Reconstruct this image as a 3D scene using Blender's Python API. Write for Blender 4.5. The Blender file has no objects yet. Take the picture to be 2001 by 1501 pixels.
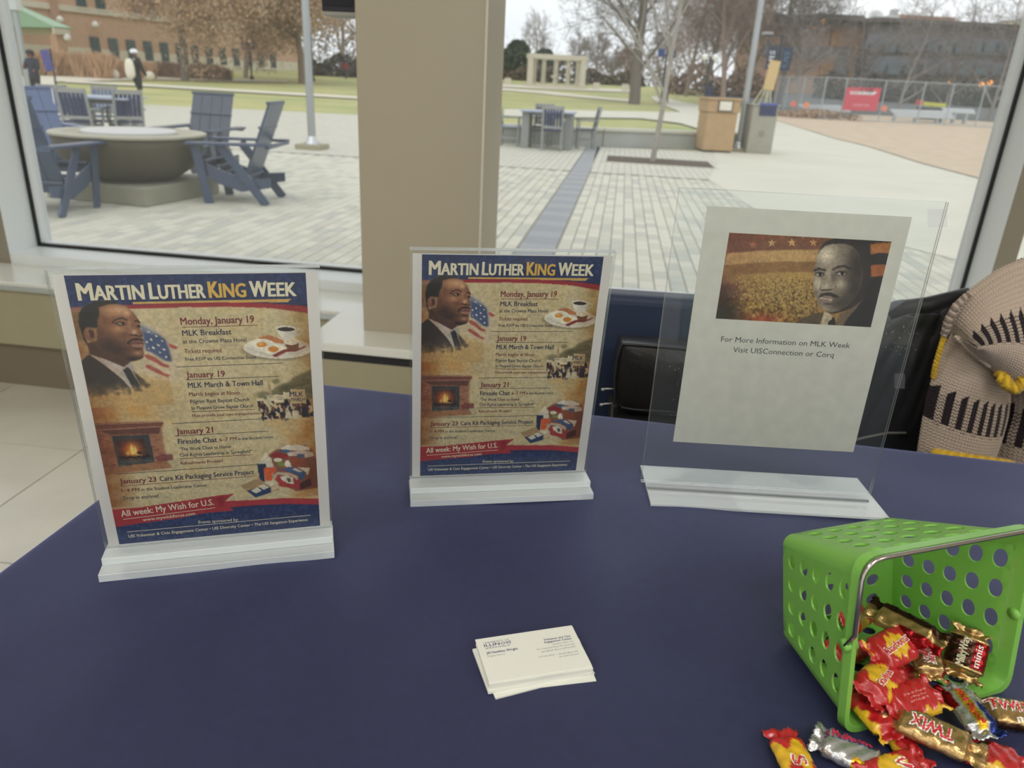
import bpy, bmesh, math, random
import numpy as np
from mathutils import Vector, Matrix
from math import sin, cos, pi, radians, atan2, sqrt

# ------------------------------------------------------------------ camera
SC = bpy.context.scene
COL = SC.collection
FPX = 1450.855
EYE = np.array([0.0, 0.0, 1.2285])
CAMR = np.array([[0.99864, 0.0194892, 0.0483565], [-0.0521362, 0.3733047, 0.9262426], [0.0, 0.9275041, -0.3738131]])
cam_d = bpy.data.cameras.new('camera')
cam = bpy.data.objects.new('camera', cam_d)
COL.objects.link(cam)
SC.camera = cam
r_, u_, f_ = CAMR
cam.matrix_world = Matrix(((r_[0], u_[0], -f_[0], EYE[0]), (r_[1], u_[1], -f_[1], EYE[1]), (r_[2], u_[2], -f_[2], EYE[2]), (0, 0, 0, 1)))
cam_d.sensor_width = 36.0
cam_d.lens = FPX / 2001 * 36.0
cam_d.clip_start = 0.02
cam_d.clip_end = 1000
cam_d.dof.use_dof = True
cam_d.dof.focus_distance = 0.74
cam_d.dof.aperture_fstop = 8.5

# ------------------------------------------------------------------ world: overcast sky
W = bpy.data.worlds.new('overcast_sky'); SC.world = W; W.use_nodes = True
nt = W.node_tree; nt.nodes.clear()
wo = nt.nodes.new('ShaderNodeOutputWorld'); bg = nt.nodes.new('ShaderNodeBackground')
tc = nt.nodes.new('ShaderNodeTexCoord'); mp = nt.nodes.new('ShaderNodeMapping'); mp.inputs['Scale'].default_value = (1, 1, 3.5)
ns = nt.nodes.new('ShaderNodeTexNoise'); ns.inputs['Scale'].default_value = 2.2; ns.inputs['Detail'].default_value = 5
cr = nt.nodes.new('ShaderNodeValToRGB')
cr.color_ramp.elements[0].position = .32; cr.color_ramp.elements[0].color = (.80, .85, .88, 1)
cr.color_ramp.elements[1].position = .68; cr.color_ramp.elements[1].color = (.97, .99, 1.0, 1)
nt.links.new(tc.outputs['Generated'], mp.inputs[0]); nt.links.new(mp.outputs[0], ns.inputs['Vector'])
nt.links.new(ns.outputs['Fac'], cr.inputs[0]); nt.links.new(cr.outputs[0], bg.inputs[0]); nt.links.new(bg.outputs[0], wo.inputs[0])
bg.inputs[1].default_value = 1.12

# weak overcast sun (very large disc)
sd = bpy.data.lights.new('soft_sun', 'SUN'); sd.energy = 0.55; sd.angle = radians(60); sd.color = (1, .97, .92)
so = bpy.data.objects.new('soft_sun', sd); COL.objects.link(so)
so.rotation_euler = (radians(38), radians(-12), 0); so.location = (0, 0, 30)

# added fill lamps, unseen ceiling panels put in to lift the indoor light
def fill_panel(x, y, e, sx=1.2, sy=.6):
    d = bpy.data.lights.new('fill_panel_light', 'AREA'); d.shape = 'RECTANGLE'; d.size = sx; d.size_y = sy; d.energy = e; d.color = (1, .975, .94)
    o = bpy.data.objects.new('fill_panel_light', d); COL.objects.link(o); o.location = (x, y, 2.93)
    return o
FILL_PANELS = [(-1.9, -.6), (.3, -1.0), (2.4, -1.2), (-1.5, -3.2), (.9, -3.6)]
for x_, y_ in FILL_PANELS: fill_panel(x_, y_, 19)

SC.view_settings.view_transform = 'Standard'
SC.view_settings.look = 'None'
SC.view_settings.exposure = 0.12
SC.view_settings.gamma = 1
SC.view_settings.use_curve_mapping = False
SC.cycles.max_bounces = 12; SC.cycles.transparent_max_bounces = 24; SC.cycles.diffuse_bounces = 4
SC.cycles.caustics_reflective = False; SC.cycles.caustics_refractive = False

rng = np.random.default_rng(7)
random.seed(7)

# ------------------------------------------------------------------ helpers
def lin(c):
    c = [v / 255.0 for v in c]
    return tuple(v / 12.92 if v <= .04045 else ((v + .055) / 1.055) ** 2.4 for v in c)

MATS = {}
def mat(name, col=(128, 128, 128), rough=.6, metal=0, var=0.0, vs=8, bump=0, bs=60, spec=.5, col2=None, vcol=False, sheen=0, trans=0, coat=0, detail=4, stretch=None):
    if name in MATS: return MATS[name]
    m = bpy.data.materials.new(name); m.use_nodes = True; t = m.node_tree; b = t.nodes['Principled BSDF']
    b.inputs['Roughness'].default_value = rough; b.inputs['Metallic'].default_value = metal
    b.inputs['Specular IOR Level'].default_value = spec
    if sheen: b.inputs['Sheen Weight'].default_value = sheen; b.inputs['Sheen Roughness'].default_value = .4
    if coat: b.inputs['Coat Weight'].default_value = coat; b.inputs['Coat Roughness'].default_value = .08
    c = (*lin(col), 1)
    tcn = t.nodes.new('ShaderNodeTexCoord'); src = tcn.outputs['Object']
    if stretch:
        mpn = t.nodes.new('ShaderNodeMapping'); mpn.inputs['Scale'].default_value = stretch; t.links.new(src, mpn.inputs[0]); src = mpn.outputs[0]
    base = None
    if vcol:
        a = t.nodes.new('ShaderNodeVertexColor'); a.layer_name = 'Col'; base = a.outputs['Color']
        t.links.new(base, b.inputs['Base Color'])
    elif var or col2:
        n = t.nodes.new('ShaderNodeTexNoise'); n.inputs['Scale'].default_value = vs; n.inputs['Detail'].default_value = detail; t.links.new(src, n.inputs['Vector'])
        r = t.nodes.new('ShaderNodeValToRGB'); r.color_ramp.elements[0].position = .3; r.color_ramp.elements[1].position = .7
        if col2: c2 = (*lin(col2), 1); r.color_ramp.elements[0].color = c; r.color_ramp.elements[1].color = c2
        else:
            r.color_ramp.elements[0].color = tuple(v * (1 - var) for v in c[:3]) + (1,); r.color_ramp.elements[1].color = tuple(min(1, v * (1 + var)) for v in c[:3]) + (1,)
        t.links.new(n.outputs['Fac'], r.inputs[0]); t.links.new(r.outputs[0], b.inputs['Base Color'])
    else: b.inputs['Base Color'].default_value = c
    if bump:
        n2 = t.nodes.new('ShaderNodeTexNoise'); n2.inputs['Scale'].default_value = bs; n2.inputs['Detail'].default_value = 3; t.links.new(src, n2.inputs['Vector'])
        bp = t.nodes.new('ShaderNodeBump'); bp.inputs['Strength'].default_value = bump; bp.inputs['Distance'].default_value = .3 / bs
        t.links.new(n2.outputs['Fac'], bp.inputs['Height']); t.links.new(bp.outputs[0], b.inputs['Normal'])
    MATS[name] = m
    return m

def clear_mat(name, tint=(255, 255, 255), veil=0.0, veilcol=(200, 205, 205), ior=1.45, rough=0.02):
    """architectural clear sheet: transparent + Fresnel gloss (+ a thin whitish diffuse veil)"""
    if name in MATS: return MATS[name]
    m = bpy.data.materials.new(name); m.use_nodes = True; t = m.node_tree; t.nodes.clear()
    o = t.nodes.new('ShaderNodeOutputMaterial'); tr = t.nodes.new('ShaderNodeBsdfTransparent'); tr.inputs[0].default_value = (*lin(tint), 1)
    gl = t.nodes.new('ShaderNodeBsdfGlossy'); gl.inputs['Roughness'].default_value = rough
    fr = t.nodes.new('ShaderNodeFresnel'); fr.inputs[0].default_value = ior
    mx = t.nodes.new('ShaderNodeMixShader'); t.links.new(fr.outputs[0], mx.inputs[0])
    df = t.nodes.new('ShaderNodeBsdfDiffuse'); df.inputs[0].default_value = (*lin(veilcol), 1)
    mv = t.nodes.new('ShaderNodeMixShader'); mv.inputs[0].default_value = veil
    t.links.new(tr.outputs[0], mv.inputs[1]); t.links.new(df.outputs[0], mv.inputs[2])
    t.links.new(mv.outputs[0], mx.inputs[1]); t.links.new(gl.outputs[0], mx.inputs[2]); t.links.new(mx.outputs[0], o.inputs[0])
    MATS[name] = m
    return m

def link(o, parent=None):
    COL.objects.link(o)
    if parent is not None: o.parent = parent
    return o

def tag(o, label=None, cat=None, group=None, kind=None):
    if label: o['label'] = label
    if cat: o['category'] = cat
    if group: o['group'] = group
    if kind: o['kind'] = kind
    return o

def thing(name, label, cat, loc=(0, 0, 0), rz=0, group=None):
    o = bpy.data.objects.new(name, None); o.empty_display_size = .05
    link(o); o.location = loc; o.rotation_euler = (0, 0, rz)
    o.matrix_basis  # keep
    return tag(o, label, cat, group)

def pmat(o):
    """matrix of a parent chain from loc/rot (depsgraph-free)"""
    m = Matrix.LocRotScale(o.location, o.rotation_euler, o.scale)
    return pmat(o.parent) @ m if o.parent else m

class MB:
    def __init__(s): s.v = []; s.f = []; s.c = []; s.mi = []
    def add(s, vs, fs, col=None, mi=0):
        k = len(s.v); s.v.extend([tuple(map(float, p)) for p in vs]); s.f.extend([tuple(k + i for i in f) for f in fs]); s.mi.extend([mi] * len(fs))
        if col is not None: s.c.extend([col] * len(vs))
        return s
    def box(s, c, d, R=None, col=None, mi=0):
        x, y, z = d[0] / 2, d[1] / 2, d[2] / 2
        vs = [Vector((sx * x, sy * y, sz * z)) for sz in (-1, 1) for sy in (-1, 1) for sx in (-1, 1)]
        if R is not None:
            if not isinstance(R, Matrix): R = Matrix.Rotation(R, 3, 'Z')
            vs = [R @ p for p in vs]
        c = Vector(c)
        return s.add([p + c for p in vs], [(0, 2, 3, 1), (4, 5, 7, 6), (0, 1, 5, 4), (2, 6, 7, 3), (0, 4, 6, 2), (1, 3, 7, 5)], col, mi)
    def bar(s, a, b, w, h, up=(0, 0, 1), col=None):
        a = Vector(a); b = Vector(b); d = (b - a); L = d.length; d.normalize(); upv = Vector(up)
        if abs(d.dot(upv)) > .98: upv = Vector((0, 1, 0))
        sx = d.cross(upv).normalized(); sz = sx.cross(d).normalized()
        R = Matrix((sx, d, sz)).transposed()
        return s.box((a + b) / 2, (w, L, h), R, col)
    def tube(s, pts, r, n=8, col=None, caps=True, closed=False):
        pts = [Vector(p) for p in pts]; m = len(pts)
        rs = r if hasattr(r, '__len__') else [r] * m
        vs = []; prev = None
        for i, p in enumerate(pts):
            if closed: d = pts[(i + 1) % m] - pts[i - 1]
            else: d = pts[min(i + 1, m - 1)] - pts[max(i - 1, 0)]
            if d.length < 1e-9: d = Vector((0, 0, 1))
            d.normalize()
            if prev is None:
                a = Vector((0, 0, 1)) if abs(d.z) < .9 else Vector((1, 0, 0)); x = d.cross(a).normalized()
            else:
                x = (prev - d * prev.dot(d))
                x = x.normalized() if x.length > 1e-6 else d.orthogonal().normalized()
            prev = x; y = d.cross(x)
            for k in range(n):
                t = 2 * pi * k / n; vs.append(p + (x * cos(t) + y * sin(t)) * rs[i])
        fs = []
        for i in range(m - 1 + (1 if closed else 0)):
            j = (i + 1) % m
            for k in range(n):
                q = (k + 1) % n; fs.append((i * n + k, i * n + q, j * n + q, j * n + k))
        if caps and not closed: fs.append(tuple(range(n - 1, -1, -1))); fs.append(tuple((m - 1) * n + k for k in range(n)))
        return s.add(vs, fs, col)
    def lathe(s, prof, n=32, c=(0, 0, 0), col=None, rot=0):
        vs = []; m = len(prof)
        for (r, z) in prof:
            for k in range(n): t = 2 * pi * k / n + rot; vs.append((c[0] + r * cos(t), c[1] + r * sin(t), c[2] + z))
        fs = [(i * n + k, i * n + (k + 1) % n, (i + 1) * n + (k + 1) % n, (i + 1) * n + k) for i in range(m - 1) for k in range(n)]
        fs.append(tuple(range(n - 1, -1, -1))); fs.append(tuple((m - 1) * n + k for k in range(n)))
        return s.add(vs, fs, col)
    def prism(s, poly, z0, z1, col=None, T=None):
        n = len(poly); vs = [Vector((p[0], p[1], z0)) for p in poly] + [Vector((p[0], p[1], z1)) for p in poly]
        if T is not None: vs = [T @ p for p in vs]
        fs = [tuple(range(n - 1, -1, -1)), tuple(range(n, 2 * n))] + [(i, (i + 1) % n, n + (i + 1) % n, n + i) for i in range(n)]
        return s.add(vs, fs, col)
    def build(s, name, m, parent=None, world=False, smooth=False, bevel=0, seg=2, subsurf=0, solid=0, loc=None, rz=0):
        vs = s.v
        if world and parent is not None:
            A = np.array(pmat(parent).inverted()); V = np.array(vs); V = V @ A[:3, :3].T + A[:3, 3]; vs = V.tolist()
        me = bpy.data.meshes.new(name); me.from_pydata(vs, [], s.f)
        ms = m if isinstance(m, (list, tuple)) else [m]
        for q in ms: me.materials.append(q)
        if len(ms) > 1: me.polygons.foreach_set('material_index', s.mi)
        if s.c and len(s.c) == len(s.v):
            ca = me.color_attributes.new('Col', 'FLOAT_COLOR', 'POINT')
            a = np.ones((len(s.v), 4), np.float32); a[:, :3] = np.array(s.c, np.float32); ca.data.foreach_set('color', a.ravel())
        if smooth: me.polygons.foreach_set('use_smooth', [True] * len(me.polygons))
        me.update()
        o = bpy.data.objects.new(name, me); link(o, parent)
        if loc is not None: o.location = loc
        if rz: o.rotation_euler = (0, 0, rz)
        if solid: q = o.modifiers.new('s', 'SOLIDIFY'); q.thickness = solid; q.offset = 0
        if bevel: q = o.modifiers.new('b', 'BEVEL'); q.width = bevel; q.segments = seg; q.limit_method = 'ANGLE'
        if subsurf: q = o.modifiers.new('u', 'SUBSURF'); q.levels = subsurf; q.render_levels = subsurf
        return o

def struct(o): o['kind'] = 'structure'; return o

def copy_tree(o, parent=None):
    c = o.copy(); COL.objects.link(c); c.parent = parent
    for ch in list(o.children): copy_tree(ch, c)
    return c

# back-projection of survey points taken from the photograph on to real planes
def ray(px, py): return CAMR.T @ np.array([(px - 1000.5) / FPX, (750.5 - py) / FPX, 1.0])
def at(px, py, y): d = ray(px, py); return Vector(EYE + d * (y / d[1]))
def atz(px, py, z): d = ray(px, py); return Vector(EYE + d * ((z - EYE[2]) / d[2]))
def gz(y): return float(np.interp(y, [0, 28, 70, 100, 400], [0, 0, .55, 1.9, 3.0]))
_T = np.concatenate([np.arange(2, 30, .02), np.arange(30, 400, .05)])
def G(px, py):
    d = ray(px, py); P = EYE + d[None] * (_T[:, None] / d[1]); k = int(np.argmax(P[:, 2] < np.interp(P[:, 1], [0, 28, 70, 100, 400], [0, 0, .55, 1.9, 3.0])))
    return Vector(P[k])

# building frame: u along the window wall, n outwards
AW = radians(-7.0077)
UX = Vector((cos(AW), sin(AW), 0)); NX = Vector((-sin(AW), cos(AW), 0))
def uv(u, v, z=0): return UX * u + NX * v + Vector((0, 0, z))
def ubox(mb, u0, u1, v0, v1, z0, z1):
    return mb.box(uv((u0 + u1) / 2, (v0 + v1) / 2, (z0 + z1) / 2), (u1 - u0, v1 - v0, z1 - z0), AW)

# text -> mesh, fitted to a box; returns (verts Nx2 in unit: x 0..w, y baseline 0, cap height h), faces
_tx = {}
def text_mesh(s, w, h, bold=0.0, cap='H', shear=0, res=3):
    key = (s, shear)
    if key not in _tx:
        def mk(st):
            c = bpy.data.curves.new('t', 'FONT'); c.body = st; c.size = 1; c.shear = shear; c.resolution_u = res; c.fill_mode = 'FRONT'
            o = bpy.data.objects.new('t', c); me = bpy.data.meshes.new_from_object(o)
            V = np.zeros(len(me.vertices) * 3); me.vertices.foreach_get('co', V); V = V.reshape(-1, 3)[:, :2]
            F = [tuple(p.vertices) for p in me.polygons]
            bpy.data.meshes.remove(me); bpy.data.objects.remove(o); bpy.data.curves.remove(c)
            return V, F
        V, F = mk(s); H, _ = mk(cap)
        _tx[key] = (V, F, H[:, 1].max(), H[:, 1].min())
    V, F, ht, hb = _tx[key]
    V = V.copy(); x0, x1 = V[:, 0].min(), V[:, 0].max()
    V[:, 0] = (V[:, 0] - x0) / (x1 - x0) * w
    V[:, 1] = (V[:, 1] - 0) / ht * h
    if bold > 0:      # heavier weight: overlaid copies nudged by a fraction of the cap height
        b = bold * h * 1.15; n = len(V); sh = [(-b, -b * .5), (b, -b * .5), (-b, b * .5), (b, b * .5), (0, 0)]
        F = [tuple(i + k * n for i in f) for k in range(5) for f in F]; V = np.concatenate([V + np.array(q) for q in sh])
    return V, F
# ------------------------------------------------------------------ room shell
M_beige = mat('beige_paint', (186, 176, 150), .55, var=.03, vs=3)
M_panel = mat('heater_enamel', (166, 158, 130), .5, var=.02)
M_white = mat('white_frame', (232, 236, 236), .35)
M_sill = mat('sill_laminate', (232, 232, 224), .22, spec=.6, coat=.3)
M_gask = mat('rubber_gasket', (22, 24, 28), .5)
M_floor = mat('porcelain_tile', (212, 208, 196), .35, col2=(228, 224, 212), vs=3.5, coat=.2)
M_grout = mat('grout', (122, 116, 100), .9)
M_base = mat('cove_base', (128, 116, 98), .6)
M_ceil = mat('ceiling_tile', (226, 224, 216), .9)
M_dark = mat('black_gap', (30, 31, 36), .6)

fl = struct(ubox(MB(), -4.2, 4.6, -5.0, 2.62, -.06, -.006).build('floor', M_grout))
TS = .61; u0_ = -1.72; v0_ = 2.045
tm = MB(); 
# survey: one joint passes (-1.744, 2.252)-(-1.456, 2.235), the cross joint runs from (-1.456, 2.235) to (-1.492, 1.87)
TA = radians(-3.4); tdx = Vector((cos(TA), sin(TA), 0)); tdy = Vector((-sin(TA) * 1.0 - 0.04, cos(TA), 0)).normalized()
tdy = Vector((.0981, .9952, 0)); tdx = Vector((.9952, -.0981, 0))
org = Vector((-1.456, 2.235, 0))
tile_me = None
for i in range(-5, 10):
    for j in range(-12, 2):
        c = org + tdx * ((i + .5) * TS) + tdy * ((j + .5) * TS)
        uu, vv = c.dot(UX), c.dot(NX)
        if uu < -3.9 or uu > 4.2 or vv > 2.62 or vv < -4.7: continue
        hv = TS
        if j == 0:  # cut tile against the wall
            pass
        if tile_me is None:
            o = MB().box((0, 0, -.003), (TS - .005, TS - .005, .006)).build('tile', M_floor, fl, bevel=0)
            tile_me = o.data
        else:
            o = bpy.data.objects.new('tile', tile_me); link(o, fl)
        o.location = c; o.rotation_euler = (0, 0, atan2(tdx.y, tdx.x))
# ceiling with bodies for the added fill lamps
ce = struct(ubox(MB(), -4.2, 4.6, -5.0, 3.0, 3.0, 3.08).build('ceiling', M_ceil))
M_fill = bpy.data.materials.new('fill_diffuser'); M_fill.use_nodes = True
b_ = M_fill.node_tree.nodes['Principled BSDF']; b_.inputs['Emission Color'].default_value = (1, .975, .94, 1); b_.inputs['Emission Strength'].default_value = 2.0
for k, (x_, y_) in enumerate(FILL_PANELS):
    t = thing('fill_panel', ['added unseen fill panel under the ceiling over the left aisle', 'added unseen fill panel under the ceiling behind the camera', 'added unseen fill panel under the ceiling over the right aisle', 'added unseen fill panel under the ceiling at the rear left', 'added unseen fill panel under the ceiling at the rear right'][k], 'lamp', (x_, y_, 2.985))
    MB().box((0, 0, -.0), (1.26, .66, .03)).build('fill_housing', M_white, t)
    MB().box((0, 0, -.018), (1.2, .6, .006)).build('diffuser', M_fill, t)

# window wall: left cabinet, column cabinet, right cabinet
VS = 2.45; VF = 2.714; ZS = .445; VG = 2.872; ZF = .485
wl = struct(ubox(MB(), -4.2, 4.6, 2.50, 2.53, 0, .20).build('baseboard_front', M_base))
w1 = MB(); ubox(w1, -4.2, 4.6, 2.46, 2.62, .19, .425); ubox(w1, -4.2, 4.6, 2.53, 2.95, 0, .425)
struct(w1.build('wall_front', M_panel))
s1 = MB(); ubox(s1, -4.2, 4.6, VS, 2.73, .425, ZS)
struct(s1.build('trim_1', M_sill, bevel=.004))
tr2 = MB(); ubox(tr2, -4.2, -.93, VS - .012, VS + .004, .417, .432)
struct(tr2.build('trim_2', mat('alu_strip', (190, 198, 200), .25, metal=.6)))
# column enclosure: deeper cover around the column
cx0, cx1 = -.93, -.255
w2 = MB(); ubox(w2, cx0, cx1, 2.13, 2.47, 0, .385)
struct(w2.build('wall_enclosure', M_panel))
w3 = MB(); ubox(w3, cx0 + .004, cx1 - .004, 2.135, 2.47, .385, .418)
struct(w3.build('trim_3', M_dark))
s2 = MB(); ubox(s2, cx0, cx1, 2.112, VS + .05, .418, ZS + .003)
struct(s2.build('trim_4', M_sill, bevel=.004))
# column
cm = MB(); ubox(cm, -.785, -.402, 2.267, 2.60, ZS, 3.0)
struct(cm.build('column', mat('column_paint', (178, 168, 147), .5, var=.025, vs=2.5), bevel=.004))
cm = MB(); ubox(cm, -.402 - .003, -.402 + .0025, 2.262, 2.272, ZS, 3.0)
struct(cm.build('trim_5', mat('corner_highlight', (214, 208, 190), .4)))  # pale strip paints the highlight line along the column's corner
cm = MB(); ubox(cm, -.70, -.60, 2.60, 2.95, ZS, 3.0)
struct(cm.build('trim_6', M_white))

# window frames: jambs, sill rail, gaskets, panes
def frame_pieces(k, u0, u1, zt=3.0):
    """one opening between u0 and u1: rail with apron, jambs, gasket lines and the pane"""
    m = MB(); ubox(m, u0 - .035, u1 + .035, VF, 2.96, .40, ZF)
    f = struct(m.build('window_%d' % k, M_white, bevel=.003))
    g = MB()
    ubox(g, u0, u1, VG, VG + .012, ZF, ZF + .012); ubox(g, u0, u0 + .010, VG, VG + .012, ZF, zt); ubox(g, u1 - .010, u1, VG, VG + .012, ZF, zt)
    ubox(g, u0 + .018, u0 + .026, VG + .02, VG + .03, ZF, zt); ubox(g, u1 - .026, u1 - .018, VG + .02, VG + .03, ZF, zt)
    g.build('gasket', M_gask, f)
    b2 = MB(); ubox(b2, u0 + .004, u0 + .034, VG + .012, VG + .05, ZF, zt); ubox(b2, u1 - .034, u1 - .004, VG + .012, VG + .05, ZF, zt); ubox(b2, u0, u1, VG + .012, VG + .05, ZF, ZF + .016)
    b2.build('glazing_bead', M_white, f)
    p = MB(); p.add([uv(u0, VG + .03, ZF), uv(u1, VG + .03, ZF), uv(u1, VG + .03, zt), uv(u0, VG + .03, zt)], [(0, 1, 2, 3)])
    p.build('pane', clear_mat('window_glass', veil=.10, veilcol=(232, 238, 236), ior=1.30), f)  # whitish veil paints milky glare and outdoor haze into the glass
    return f
frame_pieces(1, -2.44, -.70)
frame_pieces(2, -.60, 1.30)
frame_pieces(3, 1.365, 4.4)
frame_pieces(4, -4.1, -2.51)
for k, (a, b) in enumerate([(-2.51, -2.44), (1.30, 1.365)]):
    m = MB(); ubox(m, a, b, VF, 2.96, ZS, 3.0); struct(m.build('trim_%d' % (7 + k), M_white, bevel=.002))
    m = MB(); ubox(m, a + .001, b - .001, VF - .004, VF + .001, ZS, 3.0); struct(m.build('trim_%d' % (9 + k), mat('mullion_backlit_shade', (146, 138, 122), .5)))  # darker colour paints in the backlit shade on the mullion fronts
m = MB(); ubox(m, -4.2, 4.6, VF, 2.96, 2.95, 3.08); struct(m.build('trim_11', M_white))
# side walls far out of frame keep the room closed left and right
struct(ubox(MB(), -4.32, -4.2, -5, 2.96, -.06, 3.08).build('wall_left', M_beige))
struct(ubox(MB(), 4.6, 4.72, -5, 2.96, -.06, 3.08).build('wall_right', M_beige))

# speaker on the column's side
sp = thing('wall_speaker', 'black wall speaker fixed beside the top of the beige column', 'speaker', uv(-.90, 2.52, 1.41), AW)
MB().box((0, 0, .085), (.115, .12, .17)).build('cabinet', mat('speaker_black', (38, 37, 48), .55), sp, bevel=.004)
MB().box((0, -.062, .09), (.10, .006, .145)).build('grille', mat('speaker_grille', (44, 43, 52), .8, bump=.6, bs=600), sp)
MB().box((0, 0, -.004), (.112, .117, .012)).build('bottom_plate', mat('speaker_plate', (168, 166, 158), .6), sp, bevel=.002)
MB().box((.075, 0, .08), (.06, .03, .05)).build('bracket', M_dark, sp)

# ------------------------------------------------------------------ table with fitted cloth
ZT = .77
TA_ = atan2(-.150, 1.0); 
tx = Vector((cos(TA_), sin(TA_), 0)); ty = Vector((-sin(TA_), cos(TA_), 0))
TC = Vector((-.400, 1.105, 0))  # back left corner (hidden by the left sign)
def tp(a, b, z=ZT): return TC + tx * a + ty * (-b) + Vector((0, 0, z))
tb = thing('folding_table', 'long folding table hidden under the navy cloth', 'table', tp(.9, .38, 0), TA_)
MB().box((0, 0, .755), (1.80, .74, .022)).build('tabletop', mat('table_plastic', (200, 198, 190), .5), tb, bevel=.004)
for sx in (-1, 1):
    for sy in (-1, 1): MB().tube([(sx * .8, sy * .3, 0.0), (sx * .74, sy * .3, .745)], .014, 10).build('leg', mat('table_leg', (90, 90, 92), .4, metal=.8), tb)
cl = MB(); NU, NV = 240, 110
Wd, Dp = 1.83, .762
def cloth_h(a, b):
    h = 0.0009 * sin(a * 19 + b * 7) + .0007 * sin(b * 31 - a * 11 + 1.3) + .0006 * sin(a * 53 + 17 * b)
    return h * min(1, a * 12, b * 12) if a > 0 and b > 0 else 0
prof = []
def edge_map(t, L):
    """param t along cloth -> (pos, drop): folds over both edges"""
    r = .010; drop = .62
    if t < 0:
        q = -t
        if q < r * pi / 2: an = q / r; return -r * sin(an), r * (1 - cos(an))
        return -r, r + (q - r * pi / 2)
    if t > L:
        q = t - L
        if q < r * pi / 2: an = q / r; return L + r * sin(an), r * (1 - cos(an))
        return L + r, r + (q - r * pi / 2)
    return t, 0.0
us = [-.62, -.4, -.2, -.08, -.03, -.0157, -.0118, -.0079, -.0039] + list(np.linspace(0, Wd, NU)) + [Wd + q for q in (.0039, .0079, .0118, .0157, .03, .08, .2, .4, .62)]
vs_ = [-.62, -.4, -.2, -.08, -.03, -.0157, -.0118, -.0079, -.0039] + list(np.linspace(0, Dp, NV)) + [Dp + q for q in (.0039, .0079, .0118, .0157, .03, .08, .2, .4, .62)]
vv = []
for b in vs_:
    pb, db = edge_map(b, Dp)
    for a in us:
        pa, da = edge_map(a, Wd)
        d = max(da, db); 
        z = ZT - d + (cloth_h(a, b) if d == 0 else 0)
        fold = .012 * min(1, d / .3) * sin((a + b) * 26)
        oa = (-fold if a < 0 else fold) if da > 0 else 0; ob = (-fold if b < 0 else fold) if db > 0 else 0
        vv.append(tp(pa + oa, pb + ob, z))
n_ = len(us)
ff = [(i * n_ + j, (i + 1) * n_ + j, (i + 1) * n_ + j + 1, i * n_ + j + 1) for i in range(len(vs_) - 1) for j in range(n_ - 1)]
M_cloth = mat('navy_cloth', (42, 45, 76), .55, var=.10, vs=120, bump=.4, bs=900, spec=.45, sheen=.85)
M_cloth.node_tree.nodes['Principled BSDF'].inputs['Sheen Tint'].default_value = (*lin((150, 158, 226)), 1)
cb = MB(); cb.add(vv, ff)
co = cb.build('tablecloth', M_cloth, smooth=True)
tag(co, 'smooth navy blue fitted cloth covering the whole table', 'tablecloth')
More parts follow.
